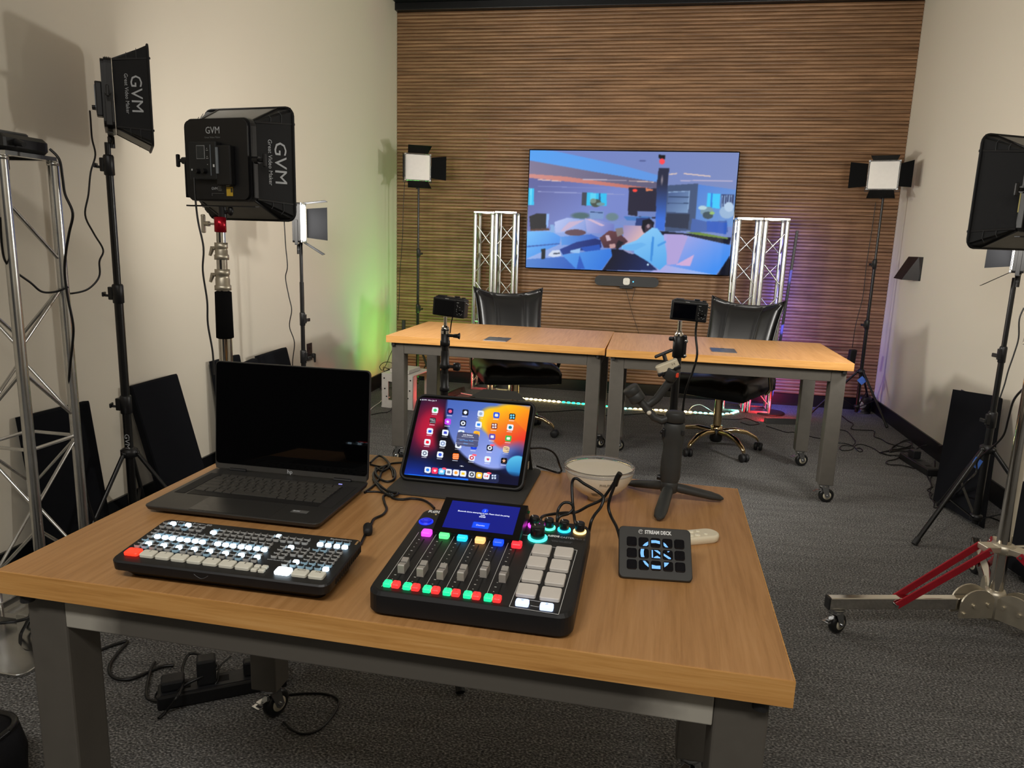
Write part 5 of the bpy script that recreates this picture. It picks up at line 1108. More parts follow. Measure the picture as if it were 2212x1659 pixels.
text('Low Battery', .0046, Mt @ T(-.002, .1205, .0023), LTX, gl, 'screen_text', ext=0, bold=.0001); text('10% battery remaining', .0032, Mt @ T(-.002, .1160, .0023), LTX, gl, 'screen_text', ext=0); text('Low Power Mode', .0044, Mt @ T(-.003, .1068, .0023), LTB, gl, 'screen_text', ext=0); text('Close', .0044, Mt @ T(-.0035, .0990, .0023), LTB, gl, 'screen_text', ext=0)
MB().loft([rr(.004, .055, .302, .255, .018, 0, 5), rr(.004, .055, .304, .257, .018, .003, 5), rr(.004, .055, .302, .255, .018, .0055, 5)]).build('folio_base', CASEM, ta)
st = MB()
for i in range(70): st.box((-.136+.004*i, -.066, .0057), (.0022, .0006, .0003))
st.build('stitching', mat('grey_thread', (96,94,88), .8, noise=(60, .1)), ta)
stand = MB(); yb_, zb_ = .0+.135*math.sin(R(38.5))*1.0, .009+.135*math.cos(R(38.5))
stand.loft([[(-.13, .168, .006), (.135, .168, .006), (.135, .172, .006), (-.13, .172, .006)], [(-.13, yb_+.004, zb_), (.135, yb_+.004, zb_), (.135, yb_+.009, zb_+.002), (-.13, yb_+.009, zb_+.002)]]).build('folio_prop', CASEM, ta)
MB().loft([[(-.02, .148, .178), (.115, .148, .178), (.115, .152, .178), (-.02, .152, .178)], [(.01, .165, .195), (.09, .165, .195), (.09, .168, .195), (.01, .168, .195)]]).build('folio_flap', CASEM, ta)
mk = MB()
for i in range(9): mk.box((.1445, .03+.004*i, -.004), (.001, .002, .002), 0, Mt)
mk.build('speaker_holes', HOLE, ta)
MB().box((.143, .062, .05), (.001, .012, .016)).build('side_label', mat('pale_label', (180,172,156), .6, noise=(50, .05)), ta)
# ------------------------------------------------------------------ bowl lamp
bl = thing('bowl_lamp', 'milky white bowl-shaped lamp with a clear rim', 'lamp', (-.079, 1.53, H), 0)
Mb = T(0, 0, .0)
prof = [(.0, .0), (.022, .0), (.0225, .008), (.03, .011), (.048, .022), (.062, .037), (.0705, .052), (.0745, .066)]
MB().lathe(prof, 40, Mb).build('bowl', mat('milky_bowl', (232,224,206), .3, spec=.5, noise=(20, .02)), bl)
CLR = mat('clear_rim_plastic', (245,246,250), .05, spec=.6, trans=.95, ior=1.3)
MB().lathe([(.0745, .066), (.0765, .070), (.0765, .0735), (.074, .0765), (.0722, .073), (.0725, .067)], 44, Mb).build('clear_rim', CLR, bl)
MB().lathe([(.0722, .0675), (.070, .0605), (.055, .0575), (.03, .0565), (0, .056)], 40, Mb).build('inner_disc', mat('cream_inner_disc', (222,212,190), .4, noise=(20, .02)), bl)
MB().lathe([(.0, .0640), (.072, .0640), (.072, .0652), (0, .0652)], 40, Mb).build('clear_cover', mat('clear_cover', (250,250,252), .03, spec=.7, alpha=.16), bl)
def on_bowl(c):        # wraps flat print round the bowl: x along the rim, y up the profile, z outwards
    z = c.y; r_ = np.interp(z, [p[1] for p in prof[3:]], [p[0] for p in prof[3:]])+.0004+c.z; a = -PI/2+c.x/.066
    return Vector((r_*math.cos(a), r_*math.sin(a), z))
text('PHILIPS', .0072, T(.017, .053, 0), mat('tan_lettering', (150,140,120), .6, noise=(60, .05)), bl, bold=.0001, warp=on_bowl)
sp = MB()
for i in range(4):
    x0, x1 = -.014+.002*(i % 2), .012-.005*(i % 3); y0 = .0285-.0022*i
    sp.add([on_bowl(Vector((x, y, .0002))) for x, y in ((x0, y0), ((x0+x1)/2, y0), (x1, y0), (x1, y0+.001), ((x0+x1)/2, y0+.001), (x0, y0+.001))], [(0, 1, 4, 5), (1, 2, 3, 4)])
o_ = sp.build('small_print', mat('grey_small_print', (110,104,92), .6, noise=(60, .05)), bl); o_['kind'] = 'stuff'
bn = MATS['milky_bowl'].node_tree.nodes['Principled BSDF']; bn.inputs['Subsurface Weight'].default_value = .7; bn.inputs['Subsurface Radius'].default_value = (.05, .045, .04)
# ------------------------------------------------------------------ phone gimbal
gi = thing('phone_gimbal', 'dark grey folding phone gimbal on a mini tripod with a cream clamp', 'gimbal', (.0715, 1.555, H), 0)
GM = mat('gimbal_grey', (50,51,50), .5, noise=(40, .08))
MB().lathe([(.016, .022), (.0185, .024), (.0185, .043), (.017, .046)], 20).build('tripod_head', GM, gi)
for (x, y) in ((-.022, -.133), (.118, .028), (-.09, .078)):
    d = Vector((x, y, 0)).normalized(); p0 = Vector((0, 0, .032))+d*.014; p1 = Vector((x, y, .008)); sd_ = Vector((-d.y, d.x, 0))
    rings = []
    for f, w, h_ in ((0, .010, .012), (.12, .0125, .013), (.75, .0135, .011), (.93, .011, .008), (1, .004, .003)):
        c = p0+(p1-p0)*f; rings.append([tuple(c+sd_*w*math.cos(a)+Vector((0, 0, 1))*h_*.8*math.sin(a)) for a in [2*PI*k/12 for k in range(12)]])
    MB().loft(rings, None, True).build('tripod_leg', GM, gi)
hd = MB(); rings = []
for z, w, d, cx in ((.046, .019, .017, .0), (.056, .0215, .019, .0), (.085, .022, .019, .0), (.115, .0205, .018, .001), (.128, .0205, .018, .0015), (.140, .024, .02, .0), (.160, .0245, .021, .0), (.172, .023, .02, .001), (.176, .019, .018, .001)):
    rings.append([(cx+w*math.cos(a), d*math.sin(a), z) for a in [2*PI*k/20 for k in range(20)]])
hd.loft(rings, None, True); ho = hd.build('handle', GM, gi)
MB().lathe([(.018, .178), (.0205, .179), (.0205, .197), (.019, .2), (0, .2005)], 20, T(.002, 0, 0)).build('pan_motor', GM, gi)
MB().box((-.021, -.012, .155), (.006, .012, .02), .002).ball((-.024, -.012, .156), .005, 8).build('joystick_panel', BLACKPL, ho); MB().box((.017, -.019, .159), (.006, .003, .011), .001, RZ(8)).build('side_button', RUBBER, ho)
MB().cyl((-.019, .0, .052), (-.027, 0, .053), .006, n=8).build('wrist_loop_ring', BLACKPL, ho)
def arm(P, w, d):
    b = MB(); rings = []
    PP = [Vector(p) for p in P]
    for i, p in enumerate(PP):
        t = (PP[min(i+1, len(PP)-1)]-PP[max(i-1, 0)]).normalized(); n_ = Vector((t.z, 0, -t.x))
        rings.append([tuple(p+n_*w*math.cos(a)*(1)+Vector((0, 1, 0))*d*math.sin(a)) for a in [2*PI*k/14 for k in range(14)]])
    b.loft(rings, None, True); return b
arm([(-.008, -.002, .187), (-.026, -.004, .179), (-.042, -.004, .185), (-.060, -.004, .204), (-.076, -.002, .222)], .0085, .009).build('lower_arm', GM, gi)
MB().ball((-.0535, -.0105, .196), .0052, 12).build('arm_dot', WHITEPL, gi)
Mm = T(-.088, -.004, .234) @ RY(-35) @ RX(8)
MB().lathe([(.0, -.018), (.0165, -.018), (.0175, -.016), (.0175, .0), (.0168, .0005), (.0175, .001), (.0175, .014), (.016, .016), (0, .016)], 22, Mm).build('roll_motor', GM, gi)
arm([(-.080, .0, .224), (-.067, .0, .212), (-.054, .002, .211), (-.040, .002, .224), (-.020, .002, .256), (-.008, .002, .274)], .0088, .0085).build('upper_arm', GM, gi)
MB().lathe([(0, -.012), (.0155, -.012), (.0165, -.01), (.0165, .012), (.015, .014), (0, .014)], 20, T(-.014, 0, .281) @ RY(24) @ RX(14)).build('tilt_motor', GM, gi)
MB().box((-.0015, -.0155, .281), (.006, .002, .010), .001, T(0, 0, 0)).build('red_mark', mat('orange_red_mark', (226,70,40), .5, noise=(60, .05)), gi)
Mc = T(-.023, -.006, .298) @ RY(-26)
MB().loft([rr(0, 0, .048, .016, .007, z, 5) for z in (-.008, .006)]+[rr(0, 0, .044, .012, .005, .008, 5)], Mc @ RX(8)).build('phone_clamp', CREAMPL, gi)
text('3 4', .0055, Mc @ T(.013, -.0085, .0) @ RX(90), mat('grey_small_print', (110,104,92), .6), gi, 'clamp_print')
for s in (-1, 1): MB().box((s*.018, -.002, -.011), (.014, .012, .008), .002, Mc).build('clamp_jaw', BLACKPL, gi)
MB().bar((-.026, .002, .306), (-.032, .004, .322), .016, .005, b=.002).bar((-.050, .004, .313), (-.014, .004, .331), .012, .006, b=.0025).build('clamp_arm', BLACKPL, gi)
# ------------------------------------------------------------------ key pad and remote
kp = thing('macro_keypad', 'small black key pad with fifteen display keys, tilted on its stand', 'keypad', (.043, 1.153, H), 5.5)
Mk = T(0, 0, .0045) @ RX(90-44.5)
MB().loft([[(q[0], q[1]+.0455, z) for q in rr(0, 0, w, h_, .008, 0, 5)] for (w, h_, z) in ((.117, .087, -.011), (.121, .091, -.009), (.121, .091, -.0012), (.119, .089, 0))], Mk).build('face_plate', mat('dark_faceplate', (40,39,36), .5, noise=(50, .08)), kp)
MB().loft([[(-.045, .02, 0), (.045, .02, 0), (.045, .085, 0), (-.045, .085, 0)], [(-.045, .032, .02), (.045, .032, .02), (.045, .07, .06), (-.045, .07, .06)]]).build('stand', BLACKPL, kp)
KC = mat('display_key_cap', (9,9,16), .12, spec=.6, noise=(40, .1)); LBL = (116,182,250)
KPIC = {(0,1): [[(.40,.93),(.62,.68),(.97,.45),(.97,.80),(.80,.97),(.42,.97)]], (0,2): [[(.04,.28),(.5,.25),(.96,.33),(.96,.66),(.5,.56),(.04,.60)]], (0,3): [[(.07,.43),(.3,.6),(.57,.97),(.3,.97),(.1,.8)]],
 (1,1): [[(.2,.05),(.55,.05),(.49,.3),(.49,.7),(.56,.95),(.2,.95),(.14,.6),(.14,.4)]], (1,2): [[(.06,.1),(.2,.1),(.2,.95),(.06,.95)], [(.3,.1),(.7,.1),(.96,.3),(.96,.57)], [(.25,.95),(.42,.8),(.65,.7),(.96,.88),(.96,.97),(.25,.97)]], (1,3): [[(.45,.12),(.72,.12),(.52,.27)], [(.07,.4),(.8,.85),(.8,.98),(.55,.98),(.07,.65)]],
 (2,1): [[(.38,.08),(.62,.08),(.97,.45),(.97,.75),(.6,.45)]], (2,2): [[(.05,.45),(.5,.53),(.95,.5),(.95,.87),(.5,.87),(.05,.87)]], (2,3): [[(.07,.12),(.6,.12),(.4,.4),(.1,.65)]]}
for j in range(3):
    for i in range(5):
        cx, cy = (i-2)*.0199+.0008, .0645-.0201*j-.0015
        k = MB().loft([rr(cx, cy, .0168, .0168, .0035, 0, 4), rr(cx, cy, .0166, .0166, .0035, .0018, 4), rr(cx, cy, .0152, .0152, .003, .0027, 4)], Mk).build('key', KC, kp)
        if (j, i) in KPIC:
            mb_ = MB()
            for po in KPIC[(j, i)]: mb_.add([(cx+(x-.5)*.0158, cy+(.5-y)*.0158, .0029) for x, y in po], [tuple(range(len(po)))], False, Mk)
            mb_.build('key_picture', glow('keypad_blue', LBL, 1.0), k)
text('STREAM DECK', .0088, Mk @ T(.0055, .0815, .0004), LETTERW, kp, sx=.78, bold=.0003)
rg = MB(); rg.tube([(-.0235+.0035*math.cos(a), .0818+.0035*math.sin(a), .0004) for a in [R(20+300*k/16) for k in range(17)]], .0005, 5, M=Mk); rg.tube([(-.0235+.0016*math.cos(a), .0818+.0016*math.sin(a), .0004) for a in [R(-40+260*k/10) for k in range(11)]], .0004, 5, M=Mk)
rg.build('logo', LETTERW, kp)
rm_ = thing('remote_control', 'small cream remote control lying behind the key pad', 'remote', (.102, 1.338, H), 27)
MB().loft([rr(0, 0, w, d, r_, z, 8) for (w, d, r_, z) in ((.118, .034, .016, 0), (.126, .040, .019, .003), (.128, .041, .0195, .011), (.126, .039, .019, .0145), (.122, .035, .017, .0155))], None, True).build('body', CREAMPL, rm_)
for x, y, r_ in ((.012, .008, .0058), (.026, .008, .0042), (.016, -.008, .0058), (.002, -.008, .0058), (.034, -.007, .004), (-.012, .008, .0058)):
    MB().lathe([(r_, .0152), (r_, .0165), (r_*.8, .0172), (0, .0172)], 14, T(x, y, 0)).build('button', mat('cream_button', (232,224,200), .4, noise=(50, .02)), rm_)
# ================================================================== CABLES (world metres)
WHITEC = mat("white_cable_jacket", (214,210,204), .45, noise=(60, .03))
cable('black charger cord looped in a coil between the laptop and the tablet', [(-0.635, 1.618, 0.752), (-0.634, 1.679, 0.752), (-0.585, 1.617, 0.752), (-0.584, 1.565, 0.752), (-0.609, 1.587, 0.752), (-0.585, 1.53, 0.752), (-0.553, 1.498, 0.752), (-0.539, 1.515, 0.752), (-0.557, 1.573, 0.752), (-0.587, 1.609, 0.752), (-0.598, 1.576, 0.752), (-0.597, 1.54, 0.752), (-0.572, 1.492, 0.752), (-0.528, 1.441, 0.752), (-0.499, 1.431, 0.752), (-0.506, 1.411, 0.752), (-0.535, 1.433, 0.752), (-0.583, 1.503, 0.752)], 0.0028)
cable('black cord from the laptop side into the cord coil', [(-0.571, 1.422, 0.75), (-0.569, 1.467, 0.75), (-0.573, 1.512, 0.75), (-0.586, 1.564, 0.75), (-0.591, 1.607, 0.75), (-0.571, 1.59, 0.75), (-0.548, 1.539, 0.75)], 0.0028)
cable('black cord with a pale sheen from the laptop to the tablet cord', [(-0.57, 1.43, 0.749), (-0.548, 1.436, 0.749), (-0.52, 1.432, 0.749), (-0.505, 1.442, 0.749), (-0.506, 1.467, 0.749)], 0.0024)
cable('thin black cord running flat behind the coil to the tablet', [(-0.634, 1.615, 0.749), (-0.601, 1.606, 0.749), (-0.588, 1.636, 0.749), (-0.566, 1.651, 0.749)], 0.0024)
cable('black cord with a ferrite bead leading to the video switcher', [(-0.507, 1.425, 0.75), (-0.525, 1.414, 0.75), (-0.509, 1.375, 0.75), (-0.492, 1.341, 0.75), (-0.489, 1.31, 0.75), (-0.497, 1.285, 0.75), (-0.492, 1.255, 0.75), (-0.486, 1.215, 0.75), (-0.48, 1.185, 0.75), (-0.476, 1.165, 0.75)], 0.0026)
cable('black cord curving to the back left of the audio mixer', [(-0.518, 1.431, 0.75), (-0.502, 1.406, 0.75), (-0.481, 1.403, 0.75), (-0.462, 1.414, 0.75), (-0.439, 1.412, 0.75), (-0.418, 1.395, 0.75), (-0.401, 1.372, 0.75)], 0.0026)
cable('black charging cord looping from the right side of the tablet', [(-0.241, 1.6, 0.827), (-0.218, 1.63, 0.821), (-0.198, 1.645, 0.811), (-0.186, 1.65, 0.797), (-0.18, 1.655, 0.778), (-0.178, 1.694, 0.75), (-0.184, 1.677, 0.75), (-0.209, 1.692, 0.75), (-0.241, 1.714, 0.75)], 0.0024)
cable('stiff black cord arching from the back of the audio mixer up to its own loop', [(-0.158, 1.222, 0.798), (-0.161, 1.222, 0.81), (-0.155, 1.25, 0.806), (-0.128, 1.27, 0.806), (-0.104, 1.28, 0.806), (-0.083, 1.28, 0.82), (-0.06, 1.28, 0.834), (-0.047, 1.28, 0.853), (-0.038, 1.28, 0.87)], 0.0028)
cable('stiff black cord standing in a tall loop in front of the bowl lamp', [(-0.096, 1.222, 0.791), (-0.1, 1.222, 0.809), (-0.108, 1.25, 0.831), (-0.113, 1.27, 0.863), (-0.107, 1.27, 0.874), (-0.091, 1.27, 0.865), (-0.069, 1.27, 0.854), (-0.055, 1.26, 0.846), (-0.058, 1.25, 0.832), (-0.067, 1.235, 0.822), (-0.072, 1.224, 0.813), (-0.075, 1.222, 0.795)], 0.0028)
cable('black cord looping low behind the glowing knobs of the audio mixer', [(-0.131, 1.222, 0.794), (-0.132, 1.222, 0.813), (-0.132, 1.235, 0.825), (-0.124, 1.24, 0.836), (-0.112, 1.24, 0.837), (-0.106, 1.24, 0.828), (-0.114, 1.235, 0.819), (-0.129, 1.225, 0.815), (-0.133, 1.222, 0.796)], 0.0026)
cable('black cord with a thick plug end rising behind the key pad', [(-0.019, 1.2, 0.793), (-0.027, 1.22, 0.808), (-0.039, 1.25, 0.816), (-0.045, 1.26, 0.829), (-0.043, 1.26, 0.847), (-0.038, 1.26, 0.865), (-0.034, 1.255, 0.88)], 0.0028)
cable('thick black plug end of the key pad cord', [(-0.036, 1.257, 0.872), (-0.033, 1.253, 0.886), (-0.028, 1.25, 0.897)], 0.0052)
cable('black cord hanging from the right camera down its tripod', [(0.15, 2.27, 1.086), (0.148, 2.27, 1.034), (0.156, 2.25, 0.973), (0.148, 2.25, 0.923), (0.136, 2.25, 0.88), (0.129, 2.26, 0.834), (0.128, 2.27, 0.773), (0.126, 2.28, 0.726)], 0.0035)
cable('thin grey cord hanging behind the left camera', [(-0.607, 2.27, 1.055), (-0.622, 2.3, 1.026), (-0.626, 2.3, 0.988)], 0.002)
cable('black lead of the highest softbox hanging in wide bends by the wall', [(-2.051, 2.49, 1.705), (-2.026, 2.46, 1.665), (-2.001, 2.43, 1.6), (-1.968, 2.4, 1.541), (-1.967, 2.37, 1.479), (-1.958, 2.34, 1.401), (-1.952, 2.31, 1.329), (-1.898, 2.28, 1.267), (-1.842, 2.25, 1.214), (-1.835, 2.22, 1.176), (-1.816, 2.19, 1.126), (-1.837, 2.16, 1.086), (-1.874, 2.13, 1.072), (-1.861, 2.1, 1.081)], 0.0032)
cable('thick black cable running from the stage light down the front truss', [(-1.775, 1.98, 1.513), (-1.753, 1.988, 1.484), (-1.754, 1.996, 1.431), (-1.756, 2.003, 1.384), (-1.742, 2.011, 1.33), (-1.766, 2.019, 1.274), (-1.79, 2.027, 1.217), (-1.808, 2.034, 1.152), (-1.812, 2.042, 1.072), (-1.808, 2.05, 0.982), (-1.822, 2.058, 0.921), (-1.846, 2.066, 0.842), (-1.861, 2.073, 0.777), (-1.858, 2.081, 0.697), (-1.889, 2.089, 0.589), (-1.887, 2.097, 0.53), (-1.868, 2.104, 0.463), (-1.862, 2.112, 0.361), (-1.845, 2.12, 0.275)], 0.004)
cable('black cable tied across the front truss posts', [(-1.792, 1.8, 1.308), (-1.832, 1.837, 1.23), (-1.862, 1.874, 1.182), (-1.866, 1.911, 1.15), (-1.856, 1.949, 1.118), (-1.853, 1.986, 1.088), (-1.837, 2.023, 1.086), (-1.824, 2.06, 1.099)], 0.0034)
cable('black lead of the large softbox hanging beside the chrome stand', [(-1.492, 2.26, 1.459), (-1.486, 2.252, 1.398), (-1.475, 2.245, 1.317), (-1.455, 2.237, 1.235), (-1.457, 2.23, 1.159), (-1.442, 2.223, 1.061), (-1.438, 2.215, 0.984), (-1.421, 2.208, 0.893), (-1.415, 2.2, 0.816)], 0.0032)
cable('thin black lead of the small lit panel at the left wall', [(-1.937, 3.72, 1.35), (-1.935, 3.724, 1.224), (-1.93, 3.729, 1.113), (-1.945, 3.733, 1.05), (-1.931, 3.738, 0.95), (-1.919, 3.742, 0.875), (-1.937, 3.747, 0.784), (-1.912, 3.751, 0.695), (-1.929, 3.756, 0.576), (-1.923, 3.76, 0.456)], 0.0028)
cable('thin black lead down the stand in the rear left corner', [(-2.025, 5.95, 1.733), (-2.039, 5.96, 1.518), (-2.05, 5.97, 1.255), (-2.073, 5.98, 0.986), (-2.084, 5.99, 0.75), (-2.1, 6, 0.583)], 0.0026)
cable('thin cord looping from the left corner brick onto the steel crate', [(-2.105, 5.9, 0.355), (-2.116, 5.85, 0.298), (-2.131, 5.8, 0.226), (-2.145, 5.75, 0.186), (-2.15, 5.7, 0.225), (-2.092, 5.65, 0.272), (-2.01, 5.6, 0.281), (-1.957, 5.55, 0.247), (-1.997, 5.5, 0.249), (-2.025, 5.45, 0.27), (-1.995, 5.4, 0.232)], 0.0028)
cable('thin black lead down the stand in the rear right corner', [(1.625, 6.05, 1.654), (1.623, 6.056, 1.441), (1.617, 6.062, 1.199), (1.621, 6.068, 0.953), (1.597, 6.074, 0.736), (1.593, 6.08, 0.547)], 0.0026)
cable('thick black cord from the right wall plug down to the power strip', [(1.845, 4.603, 0.401), (1.84, 4.602, 0.345), (1.83, 4.597, 0.276), (1.81, 4.59, 0.22), (1.79, 4.636, 0.172), (1.913, 5.069, 0.06), (1.858, 5.1, 0.05), (1.807, 5.128, 0.006), (1.68, 4.946, 0.006), (1.634, 4.932, 0.006)], 0.0042)
cable('black cord from the rear right stand wandering over the carpet to the right wall strip', [(1.573, 6.099, 0.005), (1.576, 5.908, 0.005), (1.59, 5.792, 0.005), (1.537, 5.63, 0.005), (1.606, 5.61, 0.005), (1.688, 5.608, 0.005), (1.643, 5.434, 0.005), (1.673, 5.366, 0.005), (1.685, 5.271, 0.005), (1.733, 5.213, 0.005), (1.793, 5.173, 0.005)], 0.0034)
cable('thin cord with loose curls on the carpet right of the right rear table', [(1.437, 5.575, 0.004), (1.485, 5.535, 0.004), (1.48, 5.361, 0.004), (1.466, 5.231, 0.004), (1.414, 5.12, 0.004), (1.36, 5.115, 0.004), (1.32, 5.044, 0.004), (1.322, 4.977, 0.004), (1.39, 5.02, 0.004), (1.443, 5.14, 0.004), (1.494, 5.18, 0.004), (1.543, 5.101, 0.004), (1.559, 4.993, 0.004), (1.606, 4.931, 0.004)], 0.003)
cable('second curled cord on the carpet next to the loose curls', [(1.334, 5.178, 0.004), (1.395, 5.161, 0.004), (1.424, 5.099, 0.004), (1.424, 4.985, 0.004), (1.455, 5.006, 0.004), (1.455, 5.074, 0.004), (1.421, 5.052, 0.004)], 0.003)
cable('tangle of black cord heaped before the right wall power strip', [(1.548, 4.976, 0.008), (1.647, 5.072, 0.008), (1.741, 5.147, 0.008), (1.823, 5.242, 0.008), (1.866, 5.377, 0.008), (1.813, 5.361, 0.008), (1.685, 5.153, 0.008), (1.623, 5.02, 0.008), (1.733, 5.121, 0.008), (1.821, 5.171, 0.008), (1.688, 4.974, 0.008), (1.59, 4.944, 0.008), (1.571, 5.004, 0.008), (1.671, 5.057, 0.008), (1.748, 5.058, 0.008), (1.629, 4.871, 0.008), (1.538, 4.782, 0.008), (1.527, 4.709, 0.008), (1.608, 4.713, 0.008), (1.657, 4.66, 0.008)], 0.0036)
cable('loop of black cord standing above the heap at the right wall', [(1.634, 5.027, 0.01), (1.664, 5.09, 0.03), (1.755, 5.162, 0.05), (1.778, 5.098, 0.05), (1.746, 5.024, 0.03), (1.685, 5.01, 0.01)], 0.0036)
cable('pair of twisted cords trailing from the right wall strip towards the black tripod', [(1.791, 4.881, 0.004), (1.727, 4.713, 0.004), (1.688, 4.534, 0.004), (1.662, 4.404, 0.004), (1.641, 4.315, 0.004), (1.594, 4.253, 0.004), (1.597, 4.191, 0.004), (1.561, 4.106, 0.004), (1.584, 4.053, 0.004), (1.582, 3.996, 0.004)], 0.0032)
cable('cord trailing beside the twisted pair at the right wall', [(1.857, 4.901, 0.004), (1.776, 4.679, 0.004), (1.685, 4.471, 0.004), (1.642, 4.332, 0.004), (1.578, 4.171, 0.004), (1.556, 4.038, 0.004), (1.527, 3.952, 0.004), (1.571, 3.979, 0.004), (1.636, 4.112, 0.004), (1.7, 4.175, 0.004)], 0.0032)
cable('black cord swinging from the right softbox across the black tripod', [(1.287, 2.75, 0.851), (1.353, 2.95, 0.77), (1.414, 3.1, 0.668), (1.452, 3.2, 0.58), (1.465, 3.3, 0.505), (1.47, 3.4, 0.436), (1.477, 3.45, 0.39), (1.48, 3.45, 0.347), (1.444, 3.45, 0.29), (1.651, 4.043, 0.05)], 0.0042)
cable('cord lying on the carpet behind the chrome stand', [(1.706, 3.842, 0.004), (1.751, 3.874, 0.004), (1.776, 3.848, 0.004), (1.783, 3.825, 0.004)], 0.0032)
cable('lead of the small lit panel under the right softbox', [(1.621, 3.58, 1.072), (1.608, 3.575, 1.021), (1.615, 3.57, 0.94), (1.605, 3.565, 0.868), (1.591, 3.56, 0.795), (1.583, 3.555, 0.733), (1.571, 3.55, 0.67)], 0.0032)
cable('thick black cord bending on the carpet beside the left front leg', [(-1.61, 1.769, 0.007), (-1.594, 1.804, 0.007), (-1.575, 1.841, 0.007), (-1.547, 1.868, 0.007), (-1.531, 1.806, 0.007), (-1.511, 1.747, 0.007), (-1.478, 1.705, 0.007), (-1.437, 1.687, 0.007), (-1.4, 1.698, 0.007), (-1.376, 1.737, 0.007), (-1.356, 1.771, 0.007), (-1.327, 1.786, 0.007)], 0.005)
cable('black cord looped around the power strip under the front table', [(-1.388, 1.784, 0.01), (-1.37, 1.738, 0.01), (-1.311, 1.64, 0.008), (-1.276, 1.62, 0.008), (-1.228, 1.618, 0.02), (-1.183, 1.635, 0.06), (-1.146, 1.665, 0.075), (-1.129, 1.707, 0.08), (-1.197, 1.744, 0.08), (-1.243, 1.747, 0.08), (-1.233, 1.698, 0.07), (-1.189, 1.633, 0.06), (-1.179, 1.587, 0.05), (-1.209, 1.587, 0.01), (-1.213, 1.558, 0.006)], 0.0042)
cable('thin black cord dropping from the strip under the front table', [(-1.141, 1.791, 0.06), (-1.142, 1.736, 0.06), (-1.119, 1.688, 0.05), (-1.131, 1.671, 0.03), (-1.154, 1.654, 0.006), (-1.187, 1.636, 0.006), (-1.214, 1.613, 0.006), (-1.25, 1.614, 0.006), (-1.282, 1.639, 0.006), (-1.267, 1.65, 0.03), (-1.228, 1.68, 0.06), (-1.226, 1.688, 0.07)], 0.003)
cable('thin black cord with a wide bend right of the front table caster', [(-0.945, 1.728, 0.004), (-0.899, 1.748, 0.004), (-0.841, 1.762, 0.004), (-0.796, 1.755, 0.004), (-0.775, 1.729, 0.004), (-0.771, 1.668, 0.004), (-0.781, 1.616, 0.004), (-0.808, 1.591, 0.004), (-0.843, 1.596, 0.004), (-0.886, 1.621, 0.004)], 0.0032)
cable('black cable draped over the foot of the front truss', [(-1.87, 1.734, 0.1), (-1.838, 1.751, 0.1), (-1.823, 1.786, 0.095), (-1.838, 1.812, 0.095)], 0.005)
cable('black cable bending down from the truss foot to the carpet', [(-1.839, 1.813, 0.09), (-1.864, 1.816, 0.05), (-1.874, 1.804, 0.02), (-1.841, 1.769, 0.008), (-1.799, 1.747, 0.008), (-1.777, 1.758, 0.008)], 0.005)
cable('thin black cord hanging under the video bar', [(-0.201, 6.35, 0.941), (-0.172, 6.352, 0.852), (-0.134, 6.352, 0.735), (-0.105, 6.352, 0.658), (-0.068, 6.35, 0.56), (-0.037, 6.35, 0.442)], 0.002)
cable('short black cord with a weight hanging under the video bar', [(-0.112, 6.35, 0.945), (-0.12, 6.352, 0.886), (-0.132, 6.352, 0.834), (-0.127, 6.352, 0.811)], 0.0022)
cable('thin dark cord across the carpet under the rear tables', [(-0.779, 5.425, 0.004), (-0.644, 5.486, 0.004), (-0.561, 5.546, 0.004), (-0.447, 5.6, 0.004), (-0.288, 5.476, 0.004), (-0.116, 5.548, 0.004), (0.059, 5.653, 0.004), (0.234, 5.616, 0.004), (0.45, 5.75, 0.004), (0.587, 5.715, 0.004)], 0.003)
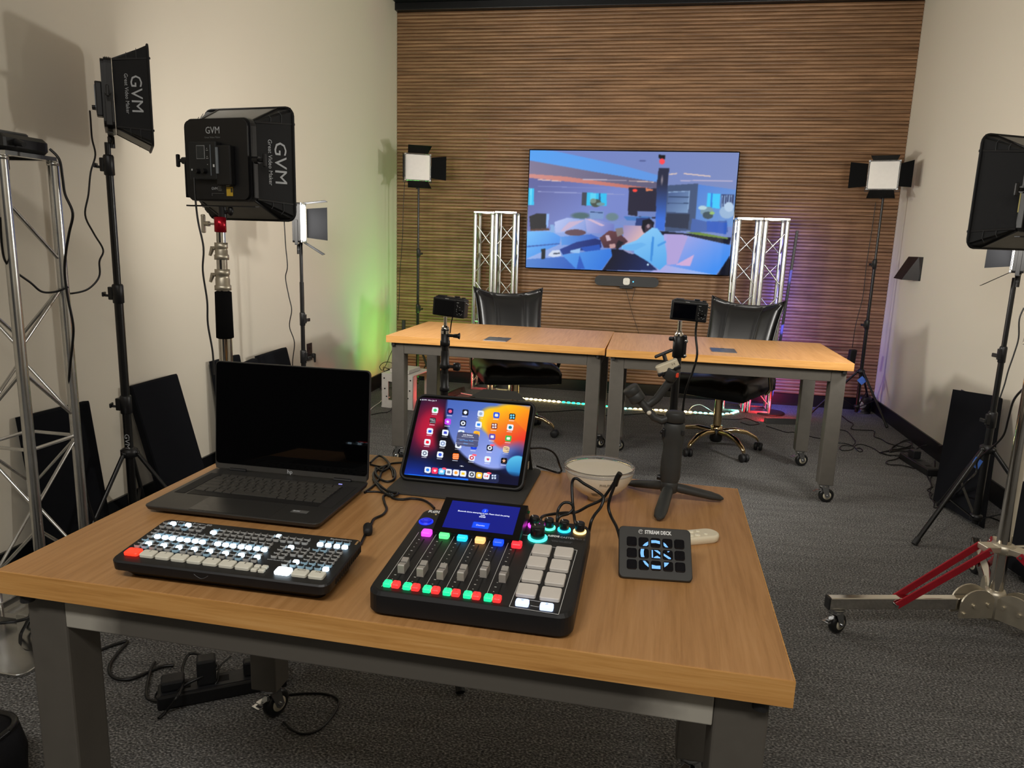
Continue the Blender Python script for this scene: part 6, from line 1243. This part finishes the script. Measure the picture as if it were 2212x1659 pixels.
cable('black cord from the red light bar across the carpet', [(0.615, 5.647, 0.004), (0.737, 5.671, 0.004), (0.796, 5.737, 0.004), (0.853, 5.648, 0.004), (0.878, 5.582, 0.004), (0.803, 5.514, 0.004), (0.744, 5.583, 0.004)], 0.003)
cable('black cord from the red light bar towards the table leg', [(0.919, 5.522, 0.004), (0.986, 5.432, 0.004), (1.039, 5.367, 0.004), (1.093, 5.384, 0.004), (1.209, 5.277, 0.004), (1.253, 5.265, 0.004)], 0.003)
cable('white cord in the rear left corner beside the crate', [(-1.997, 5.096, 0.005), (-2.01, 5.206, 0.005), (-2.016, 5.34, 0.005), (-2.035, 5.476, 0.005), (-2.011, 5.558, 0.005)], 0.004, WHITEC)
cable('thin black cord spilling from the steel crate on the carpet', [(-2.012, 5.434, 0.004), (-1.921, 5.291, 0.004), (-1.864, 5.193, 0.004), (-1.849, 5.071, 0.004), (-1.896, 5.024, 0.004), (-1.933, 4.951, 0.004)], 0.0028)
cable('black cord lying along the left baseboard behind the crate', [(-2.307, 5.89, 0.03), (-2.208, 5.85, 0.02), (-2.121, 5.839, 0.02), (-2.043, 5.973, 0.02)], 0.003)
cable('pink-lit white cord on the carpet behind the left rear table', [(-1.608, 5.788, 0.006), (-1.548, 5.908, 0.006), (-1.437, 5.868, 0.006), (-1.306, 5.816, 0.006), (-1.266, 5.849, 0.006)], 0.004, WHITEC)
cable('pale teal wire arching up beside the led strip', [(0.377, 5.849, 0.006), (0.405, 5.829, 0.05), (0.459, 5.853, 0.06), (0.503, 5.811, 0.05), (0.562, 5.842, 0.01)], 0.0025, WHITEC)
fb_ = MB(); fb_.lathe([(.0, -.017), (.006, -.016), (.0085, -.013)]+[v for i in range(5) for v in ((.0088, -.011+.0045*i), (.0078, -.009+.0045*i))]+[(.0085, .013), (.006, .016), (0, .017)], 14)
o = fb_.build('ferrite_bead', RUBBER); tag(o, 'ribbed black ferrite bead on the cord behind the video switcher', 'ferrite bead', None, (-0.485, 1.222, 0.755)); o.rotation_euler = (R(90), 0, R(22))
finish_texts()
